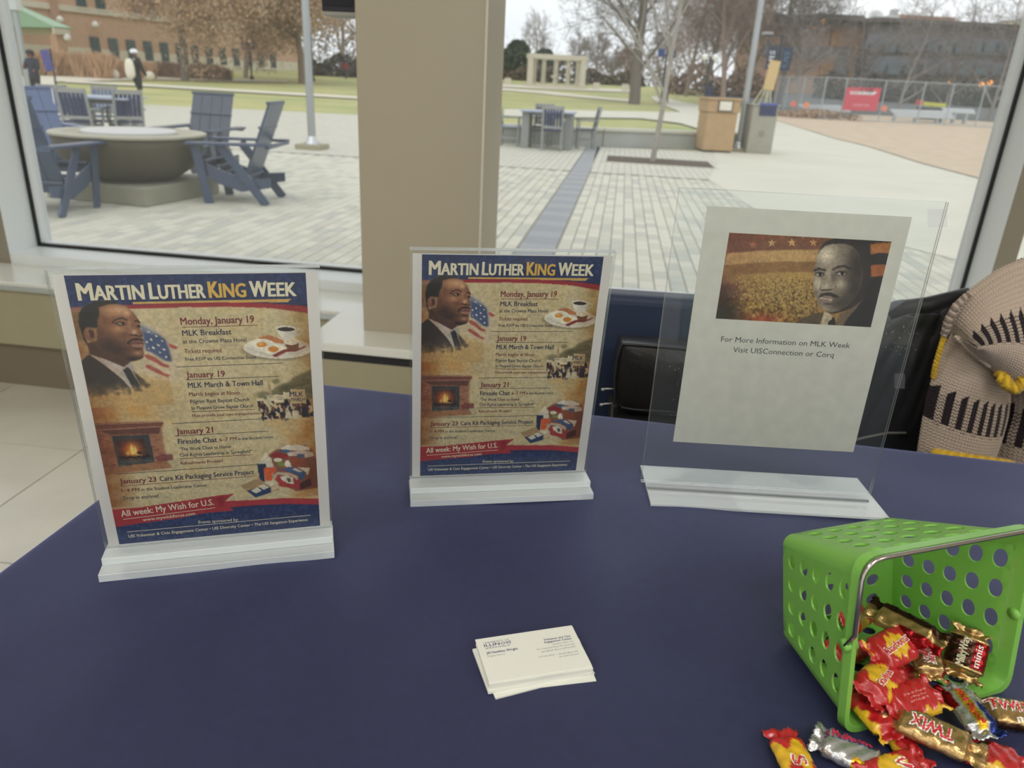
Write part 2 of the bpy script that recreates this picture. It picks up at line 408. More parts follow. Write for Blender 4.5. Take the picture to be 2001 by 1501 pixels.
# ------------------------------------------------------------------ printed artwork painted into vertex colours (flat print)
class Art:
    """w x h metres sheet, painted on a grid; painting coordinates are survey coordinates of the flat print"""
    def __init__(s, x0, x1, y0, y1, step, H):
        s.nx = int((x1 - x0) / step) + 1; s.ny = int((y1 - y0) / step) + 1
        s.gx = np.linspace(x0, x1, s.nx); s.gy = np.linspace(y1, y0, s.ny)
        A, B = np.meshgrid(s.gx, s.gy); s.A, s.B = A, B
        H = np.array(H); D = H[2, 0] * A + H[2, 1] * B + H[2, 2]
        s.PX = (H[0, 0] * A + H[0, 1] * B + H[0, 2]) / D; s.PY = (H[1, 0] * A + H[1, 1] * B + H[1, 2]) / D
        s.H = H; s.Hi = np.linalg.inv(H)
        s.im = np.ones((s.ny, s.nx, 3)); s.frame(0, 0, 1)
    def frame(s, x0, y0, k): s.fr = (x0, y0, k); s.X = (s.PX - x0) * k; s.Y = (s.PY - y0) * k
    def inv(s, x, y):
        a = s.Hi @ np.array([s.fr[0] + x / s.fr[2], s.fr[1] + y / s.fr[2], 1]); return a[0] / a[2], a[1] / a[2]
    def put(s, m, col, a=1.0):
        m = np.clip(m * a, 0, 1)[..., None]; s.im = s.im * (1 - m) + np.array(col) / 255.0 * m
    def inside(s, pts):
        pts = np.array(pts, float); r = np.zeros(s.X.shape, bool)
        for i in range(len(pts)):
            x1, y1 = pts[i]; x2, y2 = pts[i - 1]
            if y1 == y2: continue
            c = ((y1 > s.Y) != (y2 > s.Y)) & (s.X < (x2 - x1) * (s.Y - y1) / (y2 - y1) + x1); r ^= c
        return r.astype(float)
    def blur(s, m, n):
        for _ in range(n):
            p = np.pad(m, 1, mode='edge'); m = (p[:-2, 1:-1] + p[2:, 1:-1] + p[1:-1, :-2] + p[1:-1, 2:] + 2 * m) / 6
        return m
    def P(s, pts, col, a=1, soft=1, smooth=False):
        if smooth:
            p = np.array(pts, float); q = []
            for i in range(len(p)):
                p0, p1, p2, p3 = p[i - 1], p[i], p[(i + 1) % len(p)], p[(i + 2) % len(p)]
                for t in (0, .33, .66): q.append(.5 * (2 * p1 + (p2 - p0) * t + (2 * p0 - 5 * p1 + 4 * p2 - p3) * t * t + (3 * p1 - p0 - 3 * p2 + p3) * t ** 3))
            pts = q
        m = s.blur(s.inside(pts), soft); s.put(m, col, a); return m
    def E(s, cx, cy, rx, ry, col, a=1, soft=.15, ang=0):
        c, n = cos(ang), sin(ang); x = (s.X - cx) * c + (s.Y - cy) * n; y = -(s.X - cx) * n + (s.Y - cy) * c
        d = np.sqrt((x / rx) ** 2 + (y / ry) ** 2); s.put(np.clip((1 - d) / soft + .5, 0, 1), col, a)
    def B_(s, cx, cy, rx, ry, col, a=1, ang=0, mask=None):
        c, n = cos(ang), sin(ang); x = (s.X - cx) * c + (s.Y - cy) * n; y = -(s.X - cx) * n + (s.Y - cy) * c
        g = np.exp(-((x / rx) ** 2 + (y / ry) ** 2)); s.put(g if mask is None else g * mask, col, a)
    def L(s, pts, w, col, a=1):
        for (x1, y1), (x2, y2) in zip(pts[:-1], pts[1:]):
            dx, dy = x2 - x1, y2 - y1; l = dx * dx + dy * dy + 1e-9
            t = np.clip(((s.X - x1) * dx + (s.Y - y1) * dy) / l, 0, 1); d = np.hypot(s.X - x1 - t * dx, s.Y - y1 - t * dy)
            s.put(np.clip((w / 2 - d) / (w * .35) + .5, 0, 1), col, a)
    def star(s, cx, cy, r, col, a=1, rot=0):
        s.P([(cx + (r if k % 2 == 0 else r * .42) * sin(rot + k * pi / 5), cy - (r if k % 2 == 0 else r * .42) * cos(rot + k * pi / 5)) for k in range(10)], col, a, 0)
    def noise(s, cell, seed):
        g = np.random.default_rng(seed); h, w = int(s.ny / cell) + 3, int(s.nx / cell) + 3; r = g.random((h, w))
        yy = np.arange(s.ny) / cell; xx = np.arange(s.nx) / cell; yi = yy.astype(int); xi = xx.astype(int); fy = (yy - yi)[:, None]; fx = (xx - xi)[None]
        a = r[yi][:, xi]; b = r[yi][:, xi + 1]; c = r[yi + 1][:, xi]; d = r[yi + 1][:, xi + 1]
        return (a * (1 - fx) + b * fx) * (1 - fy) + (c * (1 - fx) + d * fx) * fy
    def mesh(s, name):
        V = np.zeros((s.ny * s.nx, 3), np.float32); V[:, 0] = s.A.ravel(); V[:, 1] = 0; V[:, 2] = s.B.ravel()
        i, j = np.meshgrid(np.arange(s.ny - 1), np.arange(s.nx - 1), indexing='ij'); k = (i * s.nx + j).ravel()
        F = np.stack([k, k + s.nx, k + s.nx + 1, k + 1], 1)
        me = bpy.data.meshes.new(name); me.vertices.add(len(V)); me.vertices.foreach_set('co', V.ravel())
        me.loops.add(F.size); me.loops.foreach_set('vertex_index', F.ravel().astype(np.int32)); me.polygons.add(len(F))
        me.polygons.foreach_set('loop_start', np.arange(0, F.size, 4, dtype=np.int32)); me.update(calc_edges=True)
        c = np.clip(s.im.reshape(-1, 3), 0, 1); l = np.where(c <= .04045, c / 12.92, ((c + .055) / 1.055) ** 2.4)
        ca = me.color_attributes.new('Col', 'FLOAT_COLOR', 'POINT'); a = np.ones((len(V), 4), np.float32); a[:, :3] = l; ca.data.foreach_set('color', a.ravel())
        return me

HB = [[1935.8010682, -371.4315271, 990.8698354], [145.9514755, -1873.1623487, 726.6206948], [0.2238034, -0.4816510, 1.0]]
HC = [[1636.9896649, -295.9191209, 1532.0816504], [56.4793473, -1907.6227610, 655.4939220], [-0.0643022, -0.4066729, 1.0]]
PW, PH = .1925, .277
A1 = Art(-PW / 2, PW / 2, -PH / 2, PH / 2, .00060, HB)
F5 = (780, 480, 2.8325)
def paint_poster(A):
    A.frame(*F5)
    n1, n2, n3, n4 = A.noise(40, 1), A.noise(14, 2), A.noise(4, 3), A.noise(1.5, 4)
    A.im[:] = np.array([208, 190, 148]) / 255
    A.put(np.clip(n1 * 1.6 - .5, 0, 1), (210, 192, 152), .7); A.put(np.clip(n2 * 2 - 1, 0, 1), (182, 160, 112), .6)
    gold = (196, 140, 72)
    A.put(np.clip((560 - A.X) / 450, 0, 1) * np.clip((A.Y - 460) / 90, 0, 1) * np.clip((760 - A.Y) / 80, 0, 1) * (.5 + n2), gold, .9)
    A.put(np.clip((A.X - 860) / 120, 0, 1) * np.clip((A.Y - 560) / 160, 0, 1) * (.3 + n2), gold, .8)
    A.put(np.clip((240 - A.X) / 120, 0, 1) * np.clip((A.Y - 200) / 160, 0, 1), (170, 112, 66), .7)
    A.put(np.clip((A.X - 980) / 100, 0, 1) * (.3 + n2) * (A.Y > 200), (190, 160, 86), .5)
    # top navy band with red curve
    top = lambda o: [(100, 0), (1200, 0), (1200, 262 + o), (1090, 232 + o), (960, 208 + o), (800, 196 + o), (600, 190 + o), (380, 190 + o), (100, 196 + o)]
    A.P(top(14), (158, 50, 58), 1, 1); A.P(top(0)[:2] + [(1200, 236), (1080, 214), (950, 199), (800, 188), (600, 184), (380, 186), (100, 190)], (42, 54, 92), 1, 1)
    A.P([(100, 190), (360, 186), (360, 330), (100, 340)], (150, 120, 90), .8, 6)
    A.put((A.Y < 185) * (n3 > .62), (60, 78, 118), .5)
    A.P([(1050, 214), (1200, 240), (1200, 262), (1080, 240)], (172, 58, 62), 1, 1)
    A.P([(385, 175), (700, 177), (1050, 183), (1032, 198), (960, 195), (700, 187), (385, 182)], (208, 168, 92), 1, 0)
    # flag
    A.frame(820, 500, 8.339)
    A.P([(830, 620), (940, 640), (1100, 760), (1230, 900), (1240, 1160), (1180, 1420), (1000, 1400), (820, 1330), (640, 1240), (760, 1060)], (214, 192, 160), .75, 14)
    A.P([(845, 650), (900, 690), (1020, 770), (1100, 850), (1125, 960), (1130, 1145), (1060, 1135), (960, 1060), (900, 1010), (840, 985), (835, 800)], (72, 88, 128), .95, 5)
    A.P([(845, 600), (900, 640), (1030, 740), (1060, 800), (900, 760), (840, 720)], (160, 160, 160), .6, 6)
    for (x, y, r) in [(930, 840, 26), (870, 875, 24), (935, 950, 26), (1000, 918, 22), (1060, 978, 24), (1005, 1015, 22), (1068, 1080, 24), (920, 740, 22), (1000, 800, 22), (1060, 865, 20), (880, 965, 14)]: A.star(x, y, r, (226, 214, 196), .95, .2)
    for p in ([(805, 1040), (860, 1035), (930, 1080), (1010, 1160), (1090, 1200), (1060, 1225), (990, 1200), (900, 1130), (820, 1085)], [(790, 1175), (850, 1180), (930, 1230), (1000, 1290), (1070, 1325), (1030, 1350), (950, 1310), (860, 1250), (800, 1215)], [(1125, 900), (1180, 920), (1240, 960), (1200, 985), (1130, 950)]):
        A.P(p, (168, 72, 66), .85, 2)
    # portrait
    hair = [(118, 800), (104, 660), (106, 560), (128, 470), (180, 398), (260, 348), (350, 320), (450, 308), (560, 320), (625, 345), (600, 362), (500, 362), (430, 380), (375, 402), (378, 450), (362, 520), (332, 570), (318, 660), (290, 662), (240, 655), (180, 660), (145, 700), (135, 760), (150, 840), (148, 900)]
    A.P([(150, 860), (240, 830), (560, 1000), (640, 1115), (560, 1195), (520, 1190), (430, 1140), (330, 1085), (240, 1045), (145, 1003)], (84, 58, 50), 1, 2)
    face = [(372, 402), (430, 380), (500, 360), (600, 360), (660, 376), (725, 412), (772, 462), (803, 512), (822, 560), (834, 605), (836, 655), (824, 700), (842, 742), (840, 790), (826, 820), (836, 870), (828, 920), (806, 960), (808, 1010), (800, 1062), (760, 1092), (700, 1112), (640, 1118), (560, 1080), (430, 1030), (300, 950), (220, 850), (280, 820), (300, 700), (318, 640), (332, 570), (362, 520), (378, 450)]
    fm = A.P(face, (138, 94, 70), 1, 1)
    A.B_(600, 440, 150, 62, (216, 170, 128), .95, mask=fm); A.B_(520, 470, 110, 80, (184, 134, 98), .6, mask=fm); A.B_(600, 540, 120, 26, (120, 80, 62), .55, mask=fm)
    A.B_(565, 690, 100, 52, (196, 142, 102), .85, mask=fm); A.B_(710, 480, 50, 50, (214, 166, 126), .7, mask=fm); A.B_(430, 560, 60, 70, (116, 78, 60), .5, mask=fm); A.B_(620, 770, 60, 50, (110, 74, 58), .55, mask=fm)
    A.B_(400, 880, 170, 120, (66, 46, 42), .9, mask=fm); A.B_(480, 980, 200, 90, (58, 41, 38), .8, mask=fm); A.B_(340, 740, 60, 90, (96, 66, 54), .6, mask=fm)
    A.B_(650, 1090, 150, 42, (44, 33, 32), .95, mask=fm); A.B_(730, 1015, 46, 24, (184, 138, 108), .85, mask=fm)
    A.B_(745, 735, 36, 38, (224, 176, 138), .9, mask=fm); A.B_(850, 640, 30, 100, (90, 62, 50), .5, mask=fm); A.B_(700, 650, 26, 70, (170, 125, 98), .6, .25, mask=fm); A.B_(815, 760, 20, 40, (120, 84, 68), .6, mask=fm)
    A.L([(505, 605), (560, 562), (630, 548), (690, 572)], 20, (62, 44, 38), .85); A.L([(782, 595), (812, 590), (834, 612)], 20, (56, 40, 36), .9)
    A.E(600, 622, 66, 24, (92, 62, 50), .9, .5, .08); A.E(612, 620, 46, 13, (170, 150, 132), .8, .3, .1); A.E(632, 618, 20, 17, (30, 24, 24), 1, .3)
    A.L([(540, 612), (600, 596), (660, 612)], 7, (40, 30, 28)); A.E(812, 662, 26, 14, (60, 44, 38), .95, .4); A.E(806, 660, 8, 9, (20, 18, 20), 1, .3)
    A.L([(548, 640), (610, 650), (665, 640)], 5, (80, 54, 44), .7)
    A.L([(685, 770), (720, 775), (760, 785), (800, 795), (828, 780)], 16, (62, 42, 38), .85); A.E(752, 776, 22, 9, (34, 26, 26), .9, .4)
    A.P([(618, 888), (650, 850), (700, 822), (770, 812), (830, 836), (838, 856), (770, 842), (700, 850), (648, 892)], (46, 34, 33), .95, 1)
    A.P([(642, 888), (700, 860), (745, 852), (780, 862), (822, 862), (826, 890), (760, 888), (690, 892)], (122, 78, 70), 1, 1)
    A.L([(640, 888), (700, 890), (770, 892), (826, 890)], 6, (56, 36, 34)); A.P([(660, 895), (760, 896), (816, 900), (806, 935), (760, 942), (700, 925)], (172, 122, 106), .9, 1)
    A.E(745, 958, 45, 14, (58, 42, 38), .8, .6); A.L([(600, 830), (590, 900), (610, 960)], 8, (70, 50, 44), .5)
    A.P(hair, (50, 47, 46), 1, 1); A.L([(106, 560), (128, 468), (182, 396), (262, 346), (352, 318), (450, 308), (545, 318)], 6, (120, 122, 124), .6)
    A.E(205, 738, 66, 92, (150, 106, 84), 1, .12); A.E(222, 735, 34, 56, (74, 50, 44), .9, .4); A.L([(165, 690), (200, 676), (250, 690)], 9, (190, 150, 124), .8); A.E(190, 735, 16, 40, (168, 122, 100), .8, .6)
    A.P([(30, 1090), (140, 1003), (235, 1090), (335, 1190), (450, 1320), (560, 1470), (555, 1560), (30, 1560)], (60, 53, 50), 1, 1)
    A.P([(150, 1000), (240, 1045), (330, 1085), (430, 1140), (528, 1190), (442, 1290), (330, 1180), (235, 1085)], (196, 178, 166), 1, 1)
    A.P([(445, 1288), (528, 1195), (620, 1125), (640, 1200), (622, 1330), (600, 1500), (553, 1480)], (186, 172, 162), 1, 1)
    A.P([(508, 1232), (560, 1195), (592, 1210), (650, 1370), (705, 1520), (590, 1520), (552, 1370)], (48, 46, 48), 1, 1)
    A.P([(622, 1240), (700, 1330), (800, 1430), (860, 1520), (720, 1520), (672, 1420)], (62, 54, 52), .95, 3)
    A.frame(*F5)
    for m in (np.clip((A.Y - (520 + 60 * n2 - .12 * A.X)) / 50, 0, 1) * (A.X < 470) * (A.Y < 640),): A.put(m * (.35 + n3 * .9), (196, 160, 104), .95)
    # plate, eggs, cup, cupcake
    A.frame(1000, 560, 7.505)
    A.E(860, 500, 390, 118, (96, 84, 66), .5, .3, .05); A.E(870, 470, 385, 128, (226, 216, 196), 1, .03, .05); A.E(875, 455, 340, 104, (206, 196, 178), .7, .1, .05); A.E(880, 450, 320, 92, (222, 214, 196), 1, .1, .05)
    A.P([(590, 390), (700, 330), (800, 305), (960, 380), (960, 420), (820, 400), (700, 360), (620, 385)], (196, 124, 78), 1, 1)
    A.E(710, 410, 140, 62, (240, 230, 206), 1, .06, .1); A.E(820, 480, 145, 66, (244, 234, 210), 1, .06, .05)
    A.E(698, 420, 58, 32, (226, 150, 62), 1, .1); A.E(820, 480, 62, 34, (222, 142, 54), 1, .1); A.E(690, 410, 26, 12, (244, 190, 110), .8, .5)
    A.P([(790, 555), (900, 500), (980, 480), (1080, 490), (1200, 450), (1190, 470), (1060, 520), (960, 520), (830, 578)], (128, 50, 46), 1, 1)
    A.P([(960, 420), (1120, 410), (1110, 480), (1060, 500), (980, 480)], (120, 74, 50), 1, 1); A.E(1035, 395, 85, 42, (238, 224, 196), 1, .1); A.L([(990, 400), (1040, 375), (1080, 395)], 6, (190, 160, 130), .7)
    A.P([(895, 235), (1120, 255), (1110, 330), (1040, 370), (960, 360), (915, 310)], (224, 218, 204), 1, 1); A.E(1005, 235, 112, 34, (232, 226, 212), 1, .06, .08); A.E(1005, 246, 98, 25, (58, 46, 40), 1, .08, .05)
    A.L([(1110, 270), (1160, 240), (1185, 270), (1160, 310), (1110, 320)], 13, (214, 206, 190))
    # march
    A.P([(560, 1000), (700, 985), (780, 930), (850, 900), (930, 880), (980, 830), (1060, 800), (1140, 770), (1260, 760), (1220, 1090), (600, 1080)], (112, 104, 76), .85, 6, True)
    for k in range(26): A.E(780 + 420 * ((k * .618) % 1), 870 + 150 * ((k * .37) % 1), 44, 32, [(96, 92, 64), (130, 112, 76), (84, 84, 62)][k % 3], .55, .6)
    A.P([(662, 1060), (680, 900), (690, 850), (700, 900), (712, 1060)], (176, 150, 122), .9, 1); A.E(580, 1030, 80, 40, (140, 130, 100), .6, .8)
    g = np.random.default_rng(5)
    for k in range(150):
        x, y = g.uniform(540, 1150), g.uniform(1110, 1330); c = [(52, 42, 48), (84, 50, 48), (216, 200, 170), (46, 50, 66), (120, 84, 66), (40, 34, 34)][k % 6]; A.E(x, y, g.uniform(12, 26), g.uniform(16, 38), c, .9, .3)
    A.P([(800, 1330), (830, 1230), (870, 1240), (890, 1330)], (222, 206, 174), 1, 1); A.P([(880, 1350), (900, 1230), (970, 1240), (960, 1350)], (226, 212, 180), 1, 1); A.P([(1000, 1330), (1010, 1190), (1070, 1190), (1090, 1330)], (44, 46, 60), 1, 1)
    for q in ([(640, 1035), (725, 1035), (718, 1110), (634, 1108)], [(730, 1032), (832, 1036), (826, 1136), (722, 1130)], [(836, 1005), (912, 1008), (905, 1090), (828, 1085)], [(520, 1065), (600, 1065), (600, 1100), (520, 1100)]): A.P(q, (216, 200, 164), 1, 0)
    A.P([(920, 975), (1088, 982), (1078, 1156), (900, 1148)], (206, 182, 136), 1, 0); A.L([(748, 1062), (815, 1066)], 6, (150, 96, 80)); A.L([(745, 1085), (812, 1090)], 6, (90, 90, 100)); A.L([(655, 1055), (708, 1058)], 6, (90, 90, 100))
    A.put(np.clip((A.Y - 1310) / 40, 0, 1) * (A.Y < 1420) * (A.X > 540) * n3 * 1.4, (204, 172, 116), .9)
    # fireplace
    A.frame(810, 720, 13.34)
    A.P([(150, 130), (1500, 160), (1440, 420), (1430, 1080), (1500, 1180), (150, 1260)], (150, 100, 74), .8, 5)
    bn = A.noise(3, 9)
    for r in range(12):
        yy = 310 + r * 72
        for c_ in range(9):
            xx = 160 + (r % 2) * 60 + c_ * 130
            if 420 < xx + 60 < 1180 and yy > 400: continue
            if xx > 1360: continue
            q = g.uniform(-22, 22); A.P([(xx, yy), (xx + 118, yy), (xx + 118, yy + 62), (xx, yy + 62)], (156 + q, 100 + q * .8, 78 + q * .7), .75, 0)
    A.P([(180, 150), (1520, 180), (1510, 215), (1430, 280), (180, 300)], (118, 74, 62), .95, 1); A.L([(190, 165), (1520, 182)], 14, (176, 128, 100)); A.L([(200, 285), (1420, 270)], 16, (196, 140, 112), .8); A.P([(200, 300), (1420, 285), (1410, 420), (440, 400), (300, 330)], (80, 50, 48), .7, 2)
    A.P([(445, 430), (1180, 430), (1175, 1040), (450, 1085)], (60, 66, 68), 1, 1); A.P([(510, 540), (1060, 520), (1080, 920), (505, 940)], (58, 42, 42), 1, 3)
    A.B_(760, 740, 230, 170, (196, 92, 50), .9); A.B_(800, 760, 120, 150, (232, 150, 64), .95); A.P([(740, 860), (760, 700), (795, 600), (815, 720), (850, 640), (880, 760), (830, 850)], (246, 214, 122), .95, 2)
    A.B_(690, 820, 40, 40, (246, 190, 96), .9); A.L([(820, 830), (940, 890)], 34, (236, 196, 110), .9); A.P([(870, 810), (930, 770), (970, 820), (900, 860)], (52, 36, 32), .9, 1)
    for k in range(7): A.E(560 + k * 85, 900 + 20 * (k % 2), 50, 30, (44, 36, 40), .8, .5)
    A.L([(500, 1000), (1150, 985)], 10, (110, 110, 116), .8); A.L([(470, 1050), (1160, 1010)], 10, (120, 118, 122), .7); A.P([(160, 1180), (500, 1110), (1160, 1060), (1480, 1090), (1480, 1150), (900, 1200), (300, 1240)], (166, 118, 80), .8, 3)
    A.P([(1200, 940), (1330, 870), (1560, 890), (1560, 1010), (1260, 1030)], (122, 66, 66), .85, 2)
    # care supplies
    A.frame(990, 760, 10.72)
    A.P([(860, 380), (1000, 300), (1200, 220), (1500, 240), (1600, 330), (1660, 560), (1640, 1000), (1200, 1060), (1000, 900)], (120, 66, 54), .8, 4)
    A.P([(880, 390), (1000, 340), (1200, 400), (1150, 470), (960, 440)], (150, 48, 50), 1, 1); A.P([(1050, 280), (1200, 220), (1420, 230), (1560, 290), (1560, 340), (1300, 330), (1100, 300)], (224, 210, 190), 1, 1); A.P([(1080, 300), (1230, 310), (1220, 370), (1080, 350)], (70, 100, 128), 1, 1)
    A.P([(1180, 360), (1400, 330), (1600, 370), (1610, 440), (1450, 470), (1330, 420), (1180, 420)], (214, 196, 180), 1, 1); A.P([(1330, 390), (1460, 400), (1450, 470), (1330, 460)], (92, 96, 122), 1, 1); A.P([(1190, 440), (1440, 480), (1430, 620), (1220, 590)], (150, 80, 56), 1, 1)
    A.P([(720, 470), (780, 400), (800, 350), (850, 350), (860, 400), (910, 460), (900, 560), (740, 560)], (226, 212, 184), 1, 1); A.P([(650, 530), (790, 530), (790, 640), (740, 680), (720, 860), (645, 830)], (40, 52, 76), 1, 1); A.P([(690, 490), (780, 490), (780, 535), (690, 535)], (200, 192, 176), 1, 1)
    A.P([(740, 610), (930, 600), (940, 680), (860, 720), (850, 840), (735, 840)], (212, 96, 54), 1, 1); A.P([(800, 540), (905, 540), (905, 600), (800, 600)], (226, 212, 190), 1, 1); A.P([(985, 510), (1080, 510), (1080, 590), (985, 590)], (128, 148, 70), 1, 1); A.E(1000, 480, 70, 34, (224, 214, 190), 1, .1); A.P([(1095, 560), (1130, 500), (1180, 500), (1200, 560), (1200, 620), (1100, 610)], (226, 214, 194), 1, 1)
    A.P([(850, 760), (920, 680), (1100, 690), (1260, 760), (1300, 850), (1280, 1030), (940, 950), (930, 880)], (170, 62, 58), 1, 1); A.P([(860, 750), (960, 690), (1150, 720), (1280, 790), (1260, 870), (1180, 780), (1100, 780), (960, 740), (890, 830)], (196, 180, 150), 1, 1)
    A.P([(1000, 660), (1180, 620), (1410, 720), (1400, 810), (1310, 860), (1280, 770), (1120, 690)], (66, 92, 130), 1, 1); A.P([(1200, 660), (1260, 640), (1380, 710), (1310, 720)], (214, 206, 196), 1, 1); A.P([(1300, 630), (1510, 650), (1440, 790), (1420, 720)], (222, 210, 190), 1, 1); A.P([(1280, 920), (1480, 830), (1480, 960), (1280, 1040)], (84, 42, 44), 1, 1)
    A.P([(980, 780), (1080, 770), (1190, 800), (1190, 930), (1080, 900), (1000, 840)], (226, 216, 194), 1, 1); A.P([(1090, 810), (1150, 815), (1145, 890), (1090, 880)], (90, 84, 70), 1, 1)
    A.P([(310, 900), (640, 780), (700, 870), (930, 900), (930, 1010), (800, 1040), (520, 1130), (400, 1010)], (170, 140, 100), 1, 1); A.P([(400, 1000), (560, 960), (790, 960), (790, 1050), (520, 1130)], (46, 64, 100), 1, 1)
    A.P([(460, 1000), (580, 950), (640, 1010), (540, 1055)], (222, 214, 190), 1, 1); A.P([(600, 930), (690, 900), (770, 960), (680, 1000)], (224, 214, 192), 1, 1); A.P([(710, 880), (830, 840), (930, 900), (800, 945)], (226, 212, 184), 1, 1); A.P([(800, 950), (930, 905), (930, 985), (800, 1035)], (206, 180, 148), 1, 1)
    # bottom ribbon, red curve and navy base
    A.frame(*F5)
    A.P([(560, 1100), (700, 1102), (860, 1102), (1060, 1118), (1060, 1300), (80, 1300), (80, 1180), (560, 1150)], (172, 56, 62), 1, 1)
    A.P([(560, 1132), (700, 1128), (860, 1130), (1060, 1148), (1060, 1300), (80, 1300), (80, 1192), (400, 1168)], (40, 54, 94), 1, 1)
    A.put((A.Y > 1140) * (n3 > .6) * (A.im[..., 2] > A.im[..., 0] * 1.3), (62, 80, 122), .5)
    A.P([(80, 1112), (240, 1106), (420, 1088), (590, 1070), (640, 1068), (592, 1104), (628, 1148), (520, 1150), (350, 1168), (80, 1196)], (168, 52, 58), 1, 1)
    A.P([(560, 1085), (590, 1071), (600, 1100), (575, 1130)], (130, 36, 42), .6, 2)
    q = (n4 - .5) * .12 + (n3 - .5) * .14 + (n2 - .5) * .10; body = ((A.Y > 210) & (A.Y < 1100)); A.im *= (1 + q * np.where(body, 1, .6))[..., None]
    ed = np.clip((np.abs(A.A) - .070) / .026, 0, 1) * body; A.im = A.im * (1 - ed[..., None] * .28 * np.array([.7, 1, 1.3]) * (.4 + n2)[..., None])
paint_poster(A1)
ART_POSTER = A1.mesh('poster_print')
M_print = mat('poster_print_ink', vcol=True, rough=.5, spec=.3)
ART_POSTER.materials.append(M_print)

# lettering of the poster: (text, x0, y0, x1, y1, cap height px, colour, bold) in survey coordinates
MAR, NAV, CRM, GLD = (118, 34, 46), (38, 42, 72), (232, 222, 192), (222, 178, 84)
LET = [("M", 170, 158, 230, 159, 74, CRM, .036), ("ARTIN", 236, 159, 438, 162, 62, CRM, .036), ("L", 462, 162, 494, 163, 70, CRM, .036), ("UTHER", 500, 163, 690, 165, 60, CRM, .036),
 ("K", 708, 165, 748, 165, 70, GLD, .036), ("ING", 752, 165, 860, 167, 60, GLD, .036), ("W", 880, 167, 950, 168, 68, CRM, .036), ("EEK", 956, 168, 1072, 170, 60, CRM, .036),
 ("Monday, January 19", 565, 282, 873, 283, 32, MAR, .022), ("MLK Breakfast", 562, 331, 768, 333, 25, NAV, .02), ("at the Crowne Plaza Hotel", 558, 366, 825, 368, 18, NAV, .01),
 ("Tickets required.", 556, 410, 716, 412, 19, MAR, .01), ("Free RSVP via UIS Connection Event.", 554, 444, 856, 447, 15, NAV, .01),
 ("January 19", 543, 521, 705, 523, 28, MAR, .022), ("MLK March & Town Hall", 541, 567, 858, 569, 24, NAV, .02), ("March begins at Noon", 538, 605, 752, 607, 18, MAR, .01),
 ("Pilgrim Rest Baptist Church", 537, 638, 788, 640, 17, NAV, .01), ("to Pleasant Grove Baptist Church.", 535, 667, 803, 669, 15, NAV, .01), ("Must provide your own transportation.", 533, 701, 823, 703, 13, MAR, .01),
 ("January 21", 452, 777, 607, 777, 27, MAR, .022), ("Fireside Chat", 450, 822, 615, 821, 23, NAV, .02), ("6\u20137 PM", 627, 820, 700, 818, 17, MAR, .01), ("in the Student Union", 706, 818, 860, 816, 13, NAV, .01),
 ("\u201cThe Work Close to Home:", 448, 853, 672, 852, 15, NAV, .008), ("Civil Rights Leadership in Springfield\u201d", 446, 881, 757, 879, 15, NAV, .008), ("Refreshments Provided", 443, 918, 622, 916, 14, MAR, .01),
 ("January 23", 171, 992, 325, 990, 23, MAR, .022), ("Care Kit Packaging Service Project", 340, 989, 745, 980, 22, NAV, .018), ("1\u20134 PM", 170, 1031, 245, 1030, 15, MAR, .018), ("in the Student Leadership Center", 255, 1030, 535, 1026, 14, NAV, .008),
 ("Drop in anytime!", 170, 1066, 320, 1064, 15, NAV, .01), ("All week: My Wish for U.S.", 147, 1145, 548, 1114, 28, CRM, .015), ("www.mywishforus.com", 232, 1172, 458, 1156, 14, CRM, .012),
 ("Events sponsored by:", 465, 1198, 638, 1196, 13, CRM, .008), ("UIS Volunteer & Civic Engagement Center \u2022 UIS Diversity Center \u2022 The UIS Sangamon Experience", 157, 1245, 938, 1216, 13, CRM, .012),
 ("MLK", 963, 627, 1022, 629, 22, NAV, .015), ("MARCH", 966, 648, 1026, 650, 15, NAV, .008)]
RUL = [(565, 293, 887, 296, MAR), (510, 470, 960, 472, NAV), (540, 530, 935, 532, NAV), (535, 676, 805, 679, MAR), (440, 727, 850, 724, NAV), (440, 784, 845, 783, NAV), (445, 890, 757, 889, MAR), (170, 946, 770, 936, NAV), (170, 1003, 745, 990, MAR), (150, 1158, 550, 1128, CRM), (155, 1218, 955, 1190, CRM)]
MI = {MAR: mat('maroon_ink', MAR, .5), NAV: mat('navy_ink', NAV, .5), CRM: mat('cream_ink', CRM, .5), GLD: mat('gold_ink', GLD, .5)}
def plane_text(A, s, x0, y0, x1, y1, hpx, bold, res=2):
    a = np.array(A.inv(x0, y0)); b = np.array(A.inv(x1, y1)); c = np.array(A.inv(x0, y0 - hpx)); w = np.linalg.norm(b - a); h = np.linalg.norm(c - a); d = (b - a) / w
    V, F = text_mesh(s, w, h, bold, res=res)
    dy = -(np.arange(len(V)) // (len(V) // 5) if bold > 0 else np.zeros(len(V))) * .000025
    return np.stack([a[0] + V[:, 0] * d[0] - V[:, 1] * d[1], dy, a[1] + V[:, 0] * d[1] + V[:, 1] * d[0]], 1), F
A1.frame(*F5)
LET_ME = []
for (s_, x0, y0, x1, y1, hp, c_, bo) in LET:
    V, F = plane_text(A1, s_, x0, y0, x1, y1, hp, bo)
    me = bpy.data.meshes.new('lettering'); me.from_pydata(V.tolist(), [], F); me.materials.append(MI[c_]); LET_ME.append(me)
    if hp > 50:   # dark drop shadow printed behind the headline
        V2 = V + np.array([.0006, .00008, -.0007]); me = bpy.data.meshes.new('lettering_shadow'); me.from_pydata(V2.tolist(), [], F); me.materials.append(mat('shadow_ink', (26, 30, 54), .5)); LET_ME.append(me)
rm = MB()
